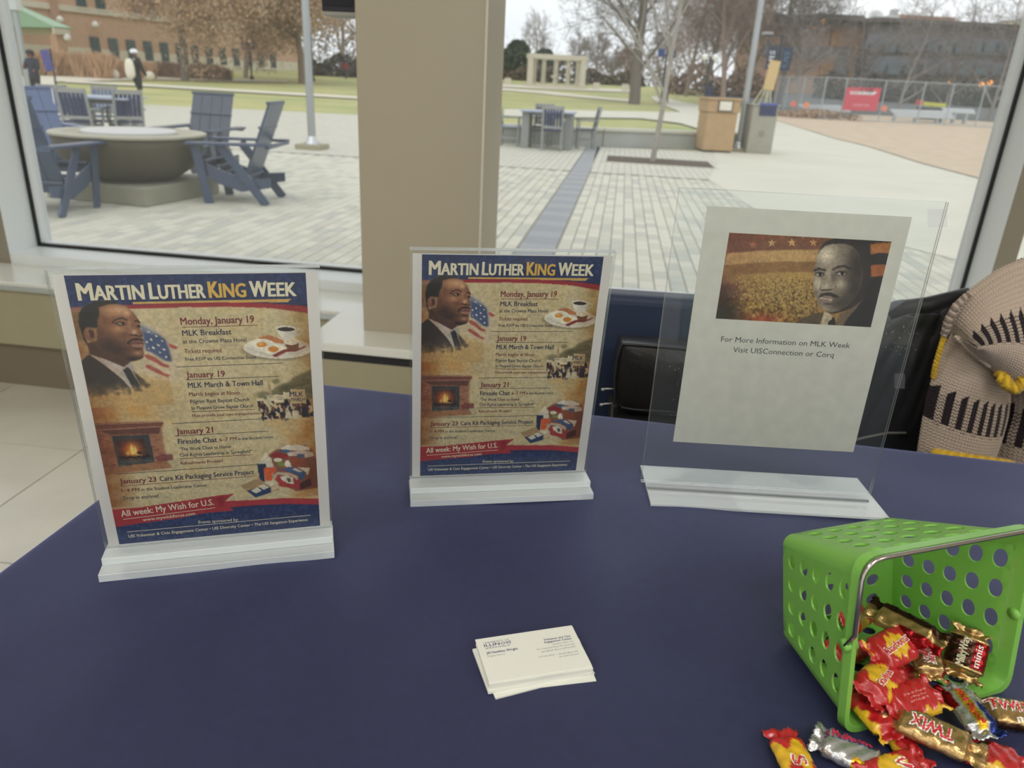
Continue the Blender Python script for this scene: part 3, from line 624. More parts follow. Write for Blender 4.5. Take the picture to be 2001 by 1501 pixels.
for (x0, y0, x1, y1, c_) in RUL:
    a = np.array(A1.inv(x0, y0)); b = np.array(A1.inv(x1, y1)); t = .00028
    rm.add([(a[0], 0, a[1] - t), (b[0], 0, b[1] - t), (b[0], 0, b[1] + t), (a[0], 0, a[1] + t)], [(0, 1, 2, 3)], None, [MAR, NAV, CRM].index(c_))

M_paper = mat('white_paper', (226, 220, 214), .75)
M_acr = clear_mat('clear_acrylic', tint=(253, 254, 254), veil=.012, veilcol=(200, 204, 204), ior=1.2)
M_edge = mat('acrylic_edge', (214, 220, 220), .15, spec=.8)
_b = M_edge.node_tree.nodes['Principled BSDF']; _b.inputs['Transmission Weight'].default_value = .35; _b.inputs['Alpha'].default_value = .6
M_block = mat('acrylic_block', (238, 244, 244), .08, spec=.8)  # whitish colour imitates window light reflected in the clear acrylic
_b = M_block.node_tree.nodes['Principled BSDF']; _b.inputs['Alpha'].default_value = .64; _b.inputs['Coat Weight'].default_value = 1; _b.inputs['Coat Roughness'].default_value = .03

def sheet(w, h, th, y, z0):
    """clear sheet: faces slot 0, edges slot 1"""
    m = MB(); x0, x1, y0, y1, z1 = -w / 2, w / 2, y - th / 2, y + th / 2, z0 + h
    v = [(x0, y0, z0), (x1, y0, z0), (x1, y0, z1), (x0, y0, z1), (x0, y1, z0), (x1, y1, z0), (x1, y1, z1), (x0, y1, z1)]
    m.add(v, [(0, 1, 2, 3), (5, 4, 7, 6)], None, 0)
    m.add(v, [(0, 4, 5, 1), (3, 2, 6, 7), (0, 3, 7, 4), (1, 5, 6, 2)], None, 1)
    return m

def frame_of(root, tilt):
    e = bpy.data.objects.new('x', None)

def build_sign(label, plabel, cx, cy, zc, yaw, tilt, kind, px_off=0.0):
    """kind 'poster' (letter sheet with colour print) or 'notice' (grey sheet in a wide stand)"""
    # sheet-plane frame: origin = centre of the print, X right, Z up along sheet, tilted
    R = Matrix.Rotation(yaw, 4, 'Z') @ Matrix.Rotation(-tilt, 4, 'X')
    T = Matrix.Translation((cx, cy, zc)) @ R
    root = thing('sign_holder', label, 'sign holder', (cx, cy, ZT), yaw)
    loc = lambda o: setattr(o, 'matrix_basis', pmat(root).inverted() @ T)
    if kind == 'poster':
        W_, zb, Hh = .2175, -.152, .296; th, gap = .0022, .0016
    else:
        W_, zb, Hh = .2805, -.196, .3530; th, gap = .0026, .0016
    for sgn, nm in ((-1, 'front_sheet'), (1, 'back_sheet')):
        o = sheet(W_, Hh, th, sgn * (gap / 2 + th / 2), zb).build(nm, [M_acr, M_edge], root); loc(o)
    if kind == 'poster':
        o = MB().box((0, 0, zb + Hh + .0006), (W_, 2 * th + gap, .0014)).build('top_fold', M_edge, root); loc(o)
    # paper sheet between them
    pr = bpy.data.objects.new('poster' if kind == 'poster' else 'paper_notice', None); link(pr); pr.empty_display_size = .05
    tag(pr, plabel, 'poster' if kind == 'poster' else 'notice')
    pr.matrix_basis = T
    if kind == 'poster':
        MB().box((.0005, 0, .0), (.2125, .0003, .2790)).build('paper_sheet', M_paper, pr)
        o = bpy.data.objects.new('colour_print', ART_POSTER); link(o, pr); o.location = (0, -.00022, 0)
        for me in LET_ME:
            o = bpy.data.objects.new('lettering_shadow' if me.name.startswith('lettering_shadow') else 'lettering', me); link(o, pr)
            o.location = (0, -.00030 if me.name.startswith('lettering_shadow') else -.00042, 0)
        o = rm.build('ruled_lines', [MI[MAR], MI[NAV], MI[CRM]], pr); o.location = (0, -.0004, 0)
    return root, pr, T

sA, pA, TA1 = build_sign('clear acrylic sign holder at the left of the table, on a stepped clear base', 'colour event poster in the left sign holder with portrait and week schedule', -.284, .630, .9265, .270, -.075, 'poster')
sB, pB, TB1 = build_sign('clear acrylic sign holder in the middle of the table, in front of the beige column', 'colour event poster in the middle sign holder with portrait and week schedule', -.007, .785, .9255, .180, -.114, 'poster')
sC, pC, TC1 = build_sign('wide clear acrylic sign holder at the right with a flat clear foot', 'grey paper notice with a small portrait picture and two lines of text', .305, .804, .9795, -.015, -.007, 'notice')
# stepped bases of the two poster stands (front edge survey: left stand y=.606, middle stand y=.757 at centre)
for root, fy in ((sA, -.0255), (sB, -.0265)):
    MB().box((0, fy + .026, .0042), (.2185, .050, .0084)).build('base_slab', M_block, root, bevel=.0006)
    MB().box((0, fy + .031, .0126), (.2170, .031, .0078)).build('base_step', M_block, root, bevel=.0006)
# foot of the wide stand: a flat plate with turned-up bend line at the sheet
fm_ = MB().box((.0095, .0125, .0021), (.2835, .097, .0042)); fm_.build('foot_plate', M_block, sC, bevel=.0008)
MB().box((.0045, .0000, .0052), (.272, .0030, .0018)).build('bend_line', mat('acrylic_bend', (120, 126, 128), .2), sC)

# notice artwork
M_notice = mat('grey_paper', (212, 210, 198), .7, var=.05, vs=60, detail=8)
MB().box((0, 0, 0), (.2159, .0003, .2794)).build('paper_sheet', M_notice, pC)
A2 = Art(-.0806, .0927, .0166, .1129, .00062, HC)
def paint_notice(A):
    A.frame(1390, 440, 5.558)
    n1, n2, n3, n4 = A.noise(30, 11), A.noise(9, 12), A.noise(3, 13), A.noise(1.4, 14)
    A.im[:] = np.array([150, 112, 62]) / 255
    A.put(np.clip((A.X - 250) / 500, 0, 1) * np.clip((1150 - A.X) / 200, .3, 1), (186, 156, 92), .8)
    A.put(np.clip((420 - A.X) / 300, 0, 1), (128, 66, 50), .9); A.B_(330, 320, 130, 90, (196, 116, 72), .7); A.B_(250, 130, 120, 60, (150, 80, 56), .6)
    A.P([(180, 60), (1300, 100), (1180, 255), (800, 262), (500, 272), (170, 300)], (118, 72, 58), .85, 3)
    A.P([(170, 300), (500, 275), (900, 262), (1180, 260), (1130, 385), (800, 382), (500, 395), (140, 430)], (196, 156, 104), .85, 3)
    A.P([(140, 430), (500, 398), (800, 385), (1130, 387), (1110, 500), (700, 505), (400, 520), (120, 560)], (142, 102, 62), .9, 3)
    A.P([(120, 560), (400, 522), (700, 508), (1110, 503), (1100, 600), (700, 600), (300, 620), (100, 640)], (178, 142, 80), .6, 8)
    for (x, y, r, c) in [(448, 208, 42, (176, 106, 76)), (650, 186, 46, (206, 170, 118)), (866, 180, 50, (208, 160, 104)), (1100, 180, 46, (190, 140, 90)), (555, 122, 36, (160, 84, 68)), (760, 118, 34, (170, 100, 78)), (985, 112, 34, (160, 104, 80))]: A.star(x, y, r, c)
    g = np.random.default_rng(3)
    for k in range(1500):
        y = g.uniform(555, 1080); x = g.uniform(150, 1150)
        if x < 260 and y < 700: continue
        s = 6 + (y - 540) / 42; c = [(206, 176, 104), (120, 84, 48), (170, 132, 72), (92, 66, 44)][k % 4]
        A.E(x, y, s, s * 1.1, c, .55, .5)
        if k % 3 == 0: A.E(x, y + s * .6, s * .6, s * .5, (96, 66, 44), .4, .6)
    A.put(np.clip((330 - A.X + (A.Y - 600) * .25) / 220, 0, 1) * np.clip((A.Y - 500) / 200, 0, 1), (66, 44, 40), .85); A.B_(560, 1010, 200, 60, (170, 66, 52), .7); A.B_(130, 950, 120, 120, (50, 46, 42), .8)
    # right flag strips and dark ground
    A.P([(1290, 90), (2000, 130), (1700, 1150), (1400, 1150), (1600, 800), (1550, 300)], (46, 40, 42), 1, 3)
    A.P([(1715, 200), (1800, 180), (1960, 175), (1930, 290), (1800, 290), (1720, 310)], (176, 112, 62), .95, 2); A.P([(1720, 425), (1800, 412), (1900, 415), (1860, 535), (1780, 545), (1725, 548)], (168, 98, 58), .95, 2)
    # suit
    A.P([(900, 1050), (1000, 985), (1120, 945), (1210, 930), (1195, 1000), (1160, 1075), (900, 1075)], (90, 76, 58), 1, 1)
    A.P([(1400, 1150), (1420, 1000), (1560, 880), (1660, 790), (1800, 760), (1760, 1150)], (40, 37, 40), 1, 2); A.P([(1330, 1080), (1380, 960), (1500, 900), (1640, 790), (1560, 900), (1470, 1000), (1420, 1090)], (112, 94, 74), 1, 2)
    A.P([(1215, 930), (1270, 940), (1330, 1000), (1340, 1080), (1180, 1075)], (196, 180, 150), 1, 1); A.P([(1275, 995), (1330, 985), (1345, 1080), (1250, 1075)], (40, 36, 38), 1, 1); A.P([(1245, 965), (1290, 975), (1300, 1010), (1220, 1060)], (186, 168, 138), 1, 1)
    # head
    A.P([(1130, 420), (1150, 300), (1185, 220), (1250, 160), (1350, 130), (1480, 130), (1580, 165), (1660, 240), (1700, 360), (1720, 520), (1700, 620), (1660, 740), (1560, 860), (1400, 930), (1250, 930), (1150, 700)], (52, 45, 45), 1, 2, True)
    face = [(1138, 330), (1172, 262), (1230, 215), (1300, 196), (1400, 190), (1470, 200), (1540, 230), (1590, 300), (1605, 420), (1640, 520), (1620, 640), (1560, 760), (1480, 850), (1380, 915), (1300, 935), (1215, 915), (1160, 850), (1125, 770), (1100, 700), (1096, 620), (1108, 540), (1108, 470), (1124, 400)]
    fm = A.P(face, (138, 124, 108), 1, 1)
    A.B_(1240, 320, 130, 100, (226, 210, 184), .95, mask=fm); A.B_(1580, 430, 130, 280, (48, 41, 41), .98, mask=fm); A.B_(1440, 300, 60, 80, (140, 126, 108), .5, mask=fm)
    A.B_(1145, 630, 50, 80, (222, 206, 180), .85, mask=fm); A.B_(1115, 720, 30, 60, (110, 96, 84), .5, mask=fm); A.B_(1270, 560, 45, 90, (190, 174, 150), .7, mask=fm); A.B_(1400, 630, 62, 50, (204, 186, 160), .8, mask=fm); A.B_(1460, 760, 60, 60, (92, 80, 72), .6, mask=fm); A.B_(1230, 890, 90, 30, (176, 160, 136), .7, mask=fm)
    A.B_(1420, 840, 160, 90, (66, 58, 54), .9, mask=fm); A.B_(1560, 700, 100, 140, (52, 46, 46), .9, mask=fm)
    A.L([(1112, 480), (1160, 462), (1225, 478)], 26, (54, 46, 44), .85); A.L([(1310, 470), (1370, 440), (1440, 432), (1500, 462)], 24, (50, 42, 42), .8)
    A.E(1170, 522, 52, 28, (70, 60, 56), .9, .5); A.E(1165, 526, 36, 14, (186, 176, 160), .9, .3); A.E(1172, 524, 18, 17, (24, 22, 24), 1, .3)
    A.E(1405, 512, 62, 30, (78, 66, 60), .9, .5); A.E(1402, 516, 44, 15, (190, 178, 160), .9, .3); A.E(1412, 512, 20, 18, (24, 22, 24), 1, .3)
    A.L([(1120, 512), (1165, 500), (1215, 512)], 7, (36, 30, 30)); A.L([(1345, 505), (1400, 488), (1455, 502)], 8, (36, 30, 30)); A.B_(1320, 560, 30, 60, (84, 72, 66), .6, mask=fm)
    A.B_(1240, 650, 50, 36, (206, 190, 164), .8, mask=fm); A.L([(1180, 690), (1215, 694), (1260, 690), (1320, 680), (1340, 650)], 15, (54, 44, 42), .9); A.E(1310, 655, 30, 32, (160, 142, 120), .8, .4); A.L([(1185, 640), (1170, 670), (1180, 690)], 7, (80, 68, 60), .7)
    A.P([(1150, 780), (1180, 735), (1230, 720), (1290, 718), (1350, 745), (1390, 772), (1340, 780), (1280, 755), (1220, 752), (1180, 768)], (44, 37, 37), .92, 1)
    A.P([(1165, 775), (1220, 758), (1270, 765), (1330, 780), (1290, 795), (1230, 785)], (150, 124, 108), 1, 1); A.L([(1175, 778), (1230, 788), (1300, 800)], 9, (220, 208, 190), .9); A.P([(1190, 792), (1250, 800), (1310, 802), (1290, 828), (1230, 830)], (150, 120, 106), 1, 1); A.E(1255, 842, 50, 10, (70, 58, 54), .8, .6)
    A.L([(1400, 690), (1420, 760), (1400, 830)], 10, (80, 68, 62), .5)
    A.im *= (1 + (n4 - .5) * .16 + (n3 - .5) * .16 + (n2 - .5) * .14)[..., None]
paint_notice(A2)
me2 = A2.mesh('notice_print'); me2.materials.append(M_print)
o = bpy.data.objects.new('portrait_print', me2); link(o, pC); o.location = (0, -.00022, 0)
A2.frame(1240, 350, 2.208)
M_ink = mat('grey_ink', (62, 62, 62), .6)
for (s_, x0, y0, x1, y1) in [("For More Information on MLK Week", 369, 695, 925, 724), ("Visit UISConnection or Corq", 420, 741, 854, 765)]:
    V, F = plane_text(A2, s_, x0, y0, x1, y1, 22, 0.0)
    me = bpy.data.meshes.new('lettering'); me.from_pydata(V.tolist(), [], F); me.materials.append(M_ink); o = bpy.data.objects.new('lettering', me); link(o, pC); o.location = (0, -.0003, 0)

def acr_patch(nm, px0, py0, px1, py1, m):
    A2.frame(0, 0, 1); c = [A2.inv(*q) for q in ((px0, py1), (px1, py1), (px1, py0), (px0, py0))]; k = MB().add([(a, -.0036, b) for a, b in c], [(0, 1, 2, 3)])
    o = k.build(nm, m, sC); o.matrix_basis = pmat(sC).inverted() @ TC1
M_tape = clear_mat('tape_film', veil=.10, veilcol=(190, 192, 196), ior=1.2)
acr_patch('tape_patch', 1745, 726, 1766, 756, M_tape); acr_patch('haze_patch', 1808, 405, 1847, 440, clear_mat('glue_haze', veil=.30, veilcol=(196, 194, 204), ior=1.1, rough=.3))
g = np.random.default_rng(8); k = MB(); A2.frame(0, 0, 1)
for i in range(60):
    cxp, cyp = [(1755, 645), (1760, 676), (1345, 700), (1322, 770)][i % 4]; a = A2.inv(cxp + g.normal(0, 14), cyp + g.normal(0, 8 if i % 4 < 2 else 40)); t = g.uniform(0, pi); L = g.uniform(.0006, .003); d = (cos(t) * L, sin(t) * L); w = .00012
    k.add([(a[0] - w * sin(t), -.0036, a[1] + w * cos(t)), (a[0] + w * sin(t), -.0036, a[1] - w * cos(t)), (a[0] + d[0], -.0036, a[1] + d[1])], [(0, 1, 2)])
o = k.build('scratches', mat('scratch_white', (226, 228, 228), .6), sC); o.matrix_basis = pmat(sC).inverted() @ TC1; tag(o, kind='stuff')
# ------------------------------------------------------------------ business cards
M_card = mat('card_stock', (232, 232, 222), .6)
card_me = None; cg = 'business cards in the stack'
CC = Vector((.0302, .5008, 0)); CYAW = atan2(.0244, .0866)
NC = 22; TH = .00047; g = np.random.default_rng(11)
for k in range(NC):
    t = k / NC
    ang = CYAW + (radians(6.5) if k < 3 else radians(2.8) if k < 8 else radians(g.uniform(-.5, .5)) if k < NC - 1 else radians(.6))
    ox, oy = (.0015, -.003) if k < 3 else (-.0022, -.0012) if k < 8 else (g.uniform(-.0006, .0006), g.uniform(-.0005, .0005))
    if k == NC - 1: ox, oy = -.0008, .0012
    if k == 1: ang = CYAW - radians(3); ox = .004
    if card_me is None:
        o = MB().box((0, 0, 0), (.0889, .0508, TH * .93)).build('business_card', M_card); card_me = o.data
    else: o = link(bpy.data.objects.new('business_card', card_me))
    o.location = (CC.x + ox, CC.y + oy, ZT + .0006 + TH * (k + .5)); o.rotation_euler = (0, 0, ang)
    if k == NC - 1: tag(o, 'top white business card of the stack, printed with blue lettering', 'card', cg); top = o
    elif k < 3: tag(o, 'white business card turned askew at the bottom of the stack', 'card', cg)
    elif k < 8: tag(o, 'slightly shifted white business card in the lower part of the stack', 'card', cg)
    else: tag(o, 'white business card squared up beneath the top card of the stack', 'card', cg)
M_blue = mat('card_blue', (48, 52, 104), .6); M_gr = mat('card_grey', (120, 122, 140), .6)
cx0_, cy1_ = -.04445, .0254
def card_text(s, x, y, w, h, m, bold=0, right=False):
    V, F = text_mesh(s, w, h, bold, res=1); V[:, 0] += (x - w if right else x) + cx0_; V[:, 1] += cy1_ - y
    me = bpy.data.meshes.new('lettering'); nb_ = len(V) // 5 if bold > 0 else len(V) + 1; me.from_pydata([(a, b, TH * .5 + .00006 + (i // nb_) * .00001) for i, (a, b) in enumerate(V)], [], F); me.materials.append(m); link(bpy.data.objects.new('lettering', me), top)
card_text('UNIVERSITY OF', .0060, .0068, .0225, .0016, M_blue); card_text('ILLINOIS', .0058, .0108, .0240, .0032, M_blue, .02); card_text('SPRINGFIELD', .0060, .0136, .0225, .0016, M_blue)
card_text('Jill Hawkins Wright', .0058, .0196, .0275, .0026, M_blue, .02); card_text('Program Director', .0060, .0232, .0155, .0018, M_gr)
card_text('Volunteer and Civic', .083, .0140, .0245, .0023, M_blue, .02, True); card_text('Engagement Center', .083, .0172, .0250, .0023, M_blue, .02, True)
card_text('Student Union 116', .083, .0206, .0185, .0018, M_gr, 0, True); card_text('One University Plaza, MS Union 204', .083, .0240, .0345, .0018, M_gr, 0, True); card_text('Springfield, Illinois 62703-5407', .083, .0274, .0310, .0018, M_gr, 0, True)
card_text('217-206-8035  |  jhawk2@uis.edu', .083, .0330, .0350, .0018, M_gr, 0, True); card_text('uis.edu/volunteer', .083, .0362, .0180, .0018, M_gr, 0, True)
# ------------------------------------------------------------------ outdoors: ground
def proj(P):
    q = CAMR @ (np.array(P) - EYE); return 1000.5 + FPX * q[0] / q[2], 750.5 - FPX * q[1] / q[2], q[2]
def drape(name, pts, m, dz=0.0, th=0.05):
    """ground polygon following the terrain"""
    from mathutils.geometry import tessellate_polygon
    bm = bmesh.new(); vs = [bm.verts.new((p[0], p[1], 0)) for p in pts]
    for tri in tessellate_polygon([[Vector((p[0], p[1], 0)) for p in pts]]):
        f = bm.faces.new([vs[i] for i in tri])
        if f.calc_area() < 1e-9: continue
        f.normal_update()
        if f.normal.z < 0: f.normal_flip()
    for y in (28, 70, 100, 40, 55, 85):
        bmesh.ops.bisect_plane(bm, geom=bm.verts[:] + bm.edges[:] + bm.faces[:], plane_co=(0, y, 0), plane_no=(0, 1, 0))
    for v in bm.verts: v.co.z = gz(v.co.y) + dz
    me = bpy.data.meshes.new(name); bm.to_mesh(me); bm.free(); me.materials.append(m)
    return struct(link(bpy.data.objects.new(name, me)))
M_lawn = mat('winter_lawn', (150, 160, 104), .95, col2=(190, 182, 124), vs=.22, detail=8, bump=.4, bs=6)
M_path = mat('pale_concrete', (214, 208, 190), .9, var=.05, vs=.5)
M_conc = mat('plaza_concrete', (206, 203, 187), .9, var=.05, vs=.7, detail=6)
M_dry = mat('dormant_grass', (204, 186, 162), 1.0, col2=(188, 168, 144), vs=1.6, detail=8, bump=.6, bs=8)
gp = [(-320, -20), (320, -20), (320, 26), (320, 400), (-320, 400)]
drape('ground', [(-320, 3.1), (320, 3.1), (320, 400), (-320, 400)], M_lawn, -.05)
g2 = lambda L: [tuple(G(*p)[:2]) for p in L]
# pavers
M_gr2 = mat('paver_joint', (146, 142, 130), 1)
drape('plaza_bed', [(-34, 3.0), (9, 3.0), (9, 17.2), (6.2, 18.6), (-1.5, 17.6), (-1.5, 27.2), (-5.95, 27.1), (-12.6, 26.6), (-34, 25)], M_gr2, -.008)
M_pav = [mat('paver_a', (206, 203, 187), .85, var=.05, vs=30), mat('paver_b', (196, 193, 177), .85, var=.05, vs=30), mat('paver_c', (186, 185, 174), .85, var=.05, vs=30)]
M_band = [mat('band_paver_a', (156, 158, 160), .8, var=.04, vs=20), mat('band_paver_b', (146, 149, 153), .8, var=.04, vs=20)]
plz = struct(MB().box((0, 0, -.03), (.01, .01, .01)).build('plaza', M_gr2)); plz.location = (0, 3.3, 0)
PU, PV = .108, .216; VEND = 12.2
cells = []; g = np.random.default_rng(21)
def in_pit(p): return abs(p.x + 3.9) < .2
nu0, nu1 = int(-8.2 / PU), int(7.0 / PU)
for i in range(nu0, nu1):
    uc = (i + .5) * PU
    if -.765 < uc < -.42: continue
    for j in range(int(3.0 / PV), int(VEND / PV)):
        vc = (j + .5 + (.5 if i % 2 else 0)) * PV
        P = uv(uc, vc)
        if P.x > 3.7 + (15 - P.y) * .16 and P.x > 2.6: continue
        X, Y, Z = proj(P)
        if X < -150 or X > 2150 or Y > 640: continue
        k = 2 if 10.35 < vc < 10.6 and uc > -.4 else int(g.choice([0, 0, 0, 1, 1, 2]))
        vis = (10 < X < 690 or 985 < X < 1990) and Y < (470 + .08 * X) and not (1330 < X < 1780 and 390 < Y < 900) and not (800 < X < 1195 and Y > 490)
        cells.append((P, k, vis, P.length))
bandc = []
for j in range(10, 62):
    vc = (j + .5) * .296
    P = uv(-.592, vc); X, Y, Z = proj(P)
    if Y < 640 and vc > 3.0: bandc.append((P, j % 2, 1, P.length))
vis = sorted([c for c in cells if c[2]], key=lambda c: c[3])[:300]; ids = set(id(c) for c in vis)
pme = []
def pav_mesh(w, l, nm, m):
    mb = MB(); b = .004; x, y = w / 2, l / 2
    mb.add([(-x, -y, -.03), (x, -y, -.03), (x, y, -.03), (-x, y, -.03), (-x, -y, -b), (x, -y, -b), (x, y, -b), (-x, y, -b), (-x + b, -y + b, 0), (x - b, -y + b, 0), (x - b, y - b, 0), (-x + b, y - b, 0)],
           [(0, 1, 5, 4), (1, 2, 6, 5), (2, 3, 7, 6), (3, 0, 4, 7), (4, 5, 9, 8), (5, 6, 10, 9), (6, 7, 11, 10), (7, 4, 8, 11), (8, 9, 10, 11)])
    me = bpy.data.meshes.new(nm); me.from_pydata(mb.v, [], mb.f); me.materials.append(m); return me
PM = [pav_mesh(PU - .008, PV - .006, 'paver', m) for m in M_pav]; BM_ = [pav_mesh(.290, .291, 'band_paver', m) for m in M_band]
for (P, k, v, l) in vis:
    o = link(bpy.data.objects.new('paver', PM[k]), plz); o.location = P - Vector((0, 3.3, float(g.uniform(0, .0012)))); o.rotation_euler = (0, 0, AW)
for (P, k, v, l) in bandc:
    o = link(bpy.data.objects.new('band_paver', BM_[k]), plz); o.location = P - Vector((0, 3.3, 0)); o.rotation_euler = (0, 0, AW)
rest = [MB(), MB(), MB()]
base = [Vector(v) for v in pav_mesh(PU - .008, PV - .006, 'q', M_pav[0]).vertices.data.vertices[0].co] if False else None
rx, ry, b = (PU - .008) / 2, (PV - .006) / 2, .004
tmpl = [UX * sx * (rx - bb) + NX * sy * (ry - bb) + Vector((0, 0, zz)) for zz, bb in ((-.008, 0), (-b, 0), (0, b)) for sx, sy in ((-1, -1), (1, -1), (1, 1), (-1, 1))]
tf = [(8, 9, 10, 11)] + [(4 + i, 4 + (i + 1) % 4, 8 + (i + 1) % 4, 8 + i) for i in range(4)] + [(i, (i + 1) % 4, 4 + (i + 1) % 4, 4 + i) for i in range(4)]
for c in cells:
    if id(c) in ids: continue
    rest[c[1]].add([c[0] + t - Vector((0, 3.3, 0)) for t in tmpl], tf)
for k in range(3): tag(rest[k].build('small_pavers', M_pav[k], plz), kind='stuff')
# beyond: paver pattern in the material
Mb = bpy.data.materials.new('far_pavers'); Mb.use_nodes = True; t = Mb.node_tree; bb_ = t.nodes['Principled BSDF']; bb_.inputs['Roughness'].default_value = .9
tcn = t.nodes.new('ShaderNodeTexCoord'); mpn = t.nodes.new('ShaderNodeMapping'); mpn.inputs['Rotation'].default_value = (0, 0, -AW + pi / 2); br = t.nodes.new('ShaderNodeTexBrick')
br.inputs['Scale'].default_value = 1; br.inputs['Brick Width'].default_value = .216; br.inputs['Row Height'].default_value = .108; br.inputs['Mortar Size'].default_value = .005
br.inputs['Color1'].default_value = (*lin((206, 203, 188)), 1); br.inputs['Color2'].default_value = (*lin((196, 194, 180)), 1); br.inputs['Mortar'].default_value = (*lin((140, 137, 126)), 1)
t.links.new(tcn.outputs['Object'], mpn.inputs[0]); t.links.new(mpn.outputs[0], br.inputs[0]); t.links.new(br.outputs[0], bb_.inputs['Base Color'])
c_ = [uv(-9, VEND + .1), uv(4, VEND + .1)]
drape('plaza_paving', [tuple(uv(-24, VEND + .05)[:2]), tuple(uv(-.75, VEND + .05)[:2]), (1.39, 17.5), (1.3, 17.9), (-1.5, 17.6), (-1.5, 27.2), (-5.95, 27.1), (-12.6, 26.6), (-34, 25)], Mb, 0)
drape('plaza_paving', [tuple(uv(-.43, VEND + .05)[:2]), tuple(uv(3.3, VEND + .05)[:2]), (4.3, 18.2), (1.66, 17.8)], Mb, 0)
drape('plaza_paving', [(-34, 3.05), tuple(uv(-8.1, 3.05)[:2]), tuple(uv(-8.1, VEND + .05)[:2]), (-34, 16)], Mb, 0)
drape('walkway', g2([(1250, 231), (1330, 241), (1380, 256)]) + [(4.4, 18.2)] + [(3.75, 15), (2.9, 12.0), (2.75, 9.0), (4.0, 6.0), (12, 5.0), (14, 12)] + g2([(1920, 350), (1800, 320), (1700, 288), (1600, 262), (1540, 240), (1500, 230), (1420, 216), (1370, 205), (1300, 190), (1272, 188), (1290, 203), (1330, 219), (985, 213), (985, 228)]), M_conc, .004)
drape('path', g2([(900, 170), (985, 172), (1060, 178), (1230, 194), (1230, 199), (1060, 183), (985, 177), (900, 174)]), M_path, .01)
drape('path', g2([(100, 156), (300, 165), (690, 188), (900, 201), (900, 205), (690, 193), (300, 170), (130, 161)]), M_path, .01)
drape('path', g2([(-40, 150), (210, 147), (300, 149), (420, 153), (560, 158), (560, 161), (300, 156), (103, 160), (130, 177), (185, 206), (110, 206), (46, 175), (20, 160)]), M_path, .012)
drape('dry_grass', g2([(1495, 230), (1540, 243), (1600, 262), (1700, 288), (1800, 320), (1920, 352), (2300, 460), (2400, 300), (1960, 240), (1715, 226), (1590, 222)]), M_dry, .02)
drape('work_yard', g2([(1480, 212), (1500, 221), (1530, 224), (1600, 236), (1715, 240), (1845, 245), (2040, 256)]) + [(62, 70), (40, 100), (20, 100)], mat('yard_asphalt', (96, 98, 98), .95, var=.1, vs=.8), .015)
drape('pergola_court', g2([(960, 164), (1250, 176), (1250, 181), (1100, 176), (960, 169)]), M_path, .02)

# low retaining wall behind the plaza
M_wall = mat('cast_concrete', (168, 170, 164), .85, var=.05, vs=2); M_cap = mat('concrete_cap', (196, 194, 180), .85, var=.04, vs=3)
wr = thing('low_wall', 'low grey concrete seat wall at the back of the plaza, below the lawn', 'wall', (-.6, 17.35, 0))
wpts = [(-.6, 17.6), (1.75, 18.05), (4.3, 18.9), (5.7, 19.3)]
for a, b2 in zip(wpts[:-1], wpts[1:]):
    A_, B2 = Vector((*a, 0)), Vector((*b2, 0))
    MB().bar(A_ + Vector((0, 0, .165)), B2 + Vector((0, 0, .165)), .32, .35).build('wall_block', M_wall, wr, world=True, bevel=.01)
    MB().bar(A_ + Vector((0, 0, .375)), B2 + Vector((0, 0, .375)), .42, .07).build('cap_stone', M_cap, wr, world=True, bevel=.01)

# ------------------------------------------------------------------ fire pit and lounge chairs
pit = thing('fire_pit_table', 'round stone fire pit table with dark bowl on a square plinth', 'fire pit', (-3.9, 7.65, 0))
an = radians(-13.5)
MB().box((0, 0, .085), (1.12, 1.12, .17), an).build('plinth', mat('plinth_concrete', (150, 148, 132), .9, var=.07, vs=4), pit, bevel=.012)
MB().lathe([(.30, .17), (.42, .20), (.56, .29), (.64, .40), (.675, .50), (.692, .585)], 56).build('bowl', mat('dark_cast_stone', (84, 78, 64), .7, var=.12, vs=5, bump=.3, bs=12), pit, smooth=True)
MB().lathe([(.66, .583), (.700, .585), (.708, .592), (.708, .609), (.70, .616), (.58, .617), (.57, .60)], 72).build('rim', mat('pale_cast_stone', (176, 172, 154), .75, var=.04, vs=6), pit, smooth=True, bevel=0)
MB().lathe([(.43, .600), (.43, .624), (.42, .632), (.0, .634)], 60).build('burner_cover', mat('cover_metal', (206, 206, 204), .4, metal=.2), pit)
M_nav = mat('navy_recycled_plastic', (70, 84, 110), .33, var=.05, vs=30, stretch=(1, 1, .2))
M_nav2 = mat('slate_recycled_plastic', (78, 86, 102), .4, var=.05, vs=30)
M_nav3 = mat('steel_blue_plastic', (98, 114, 150), .42, var=.04, vs=30)
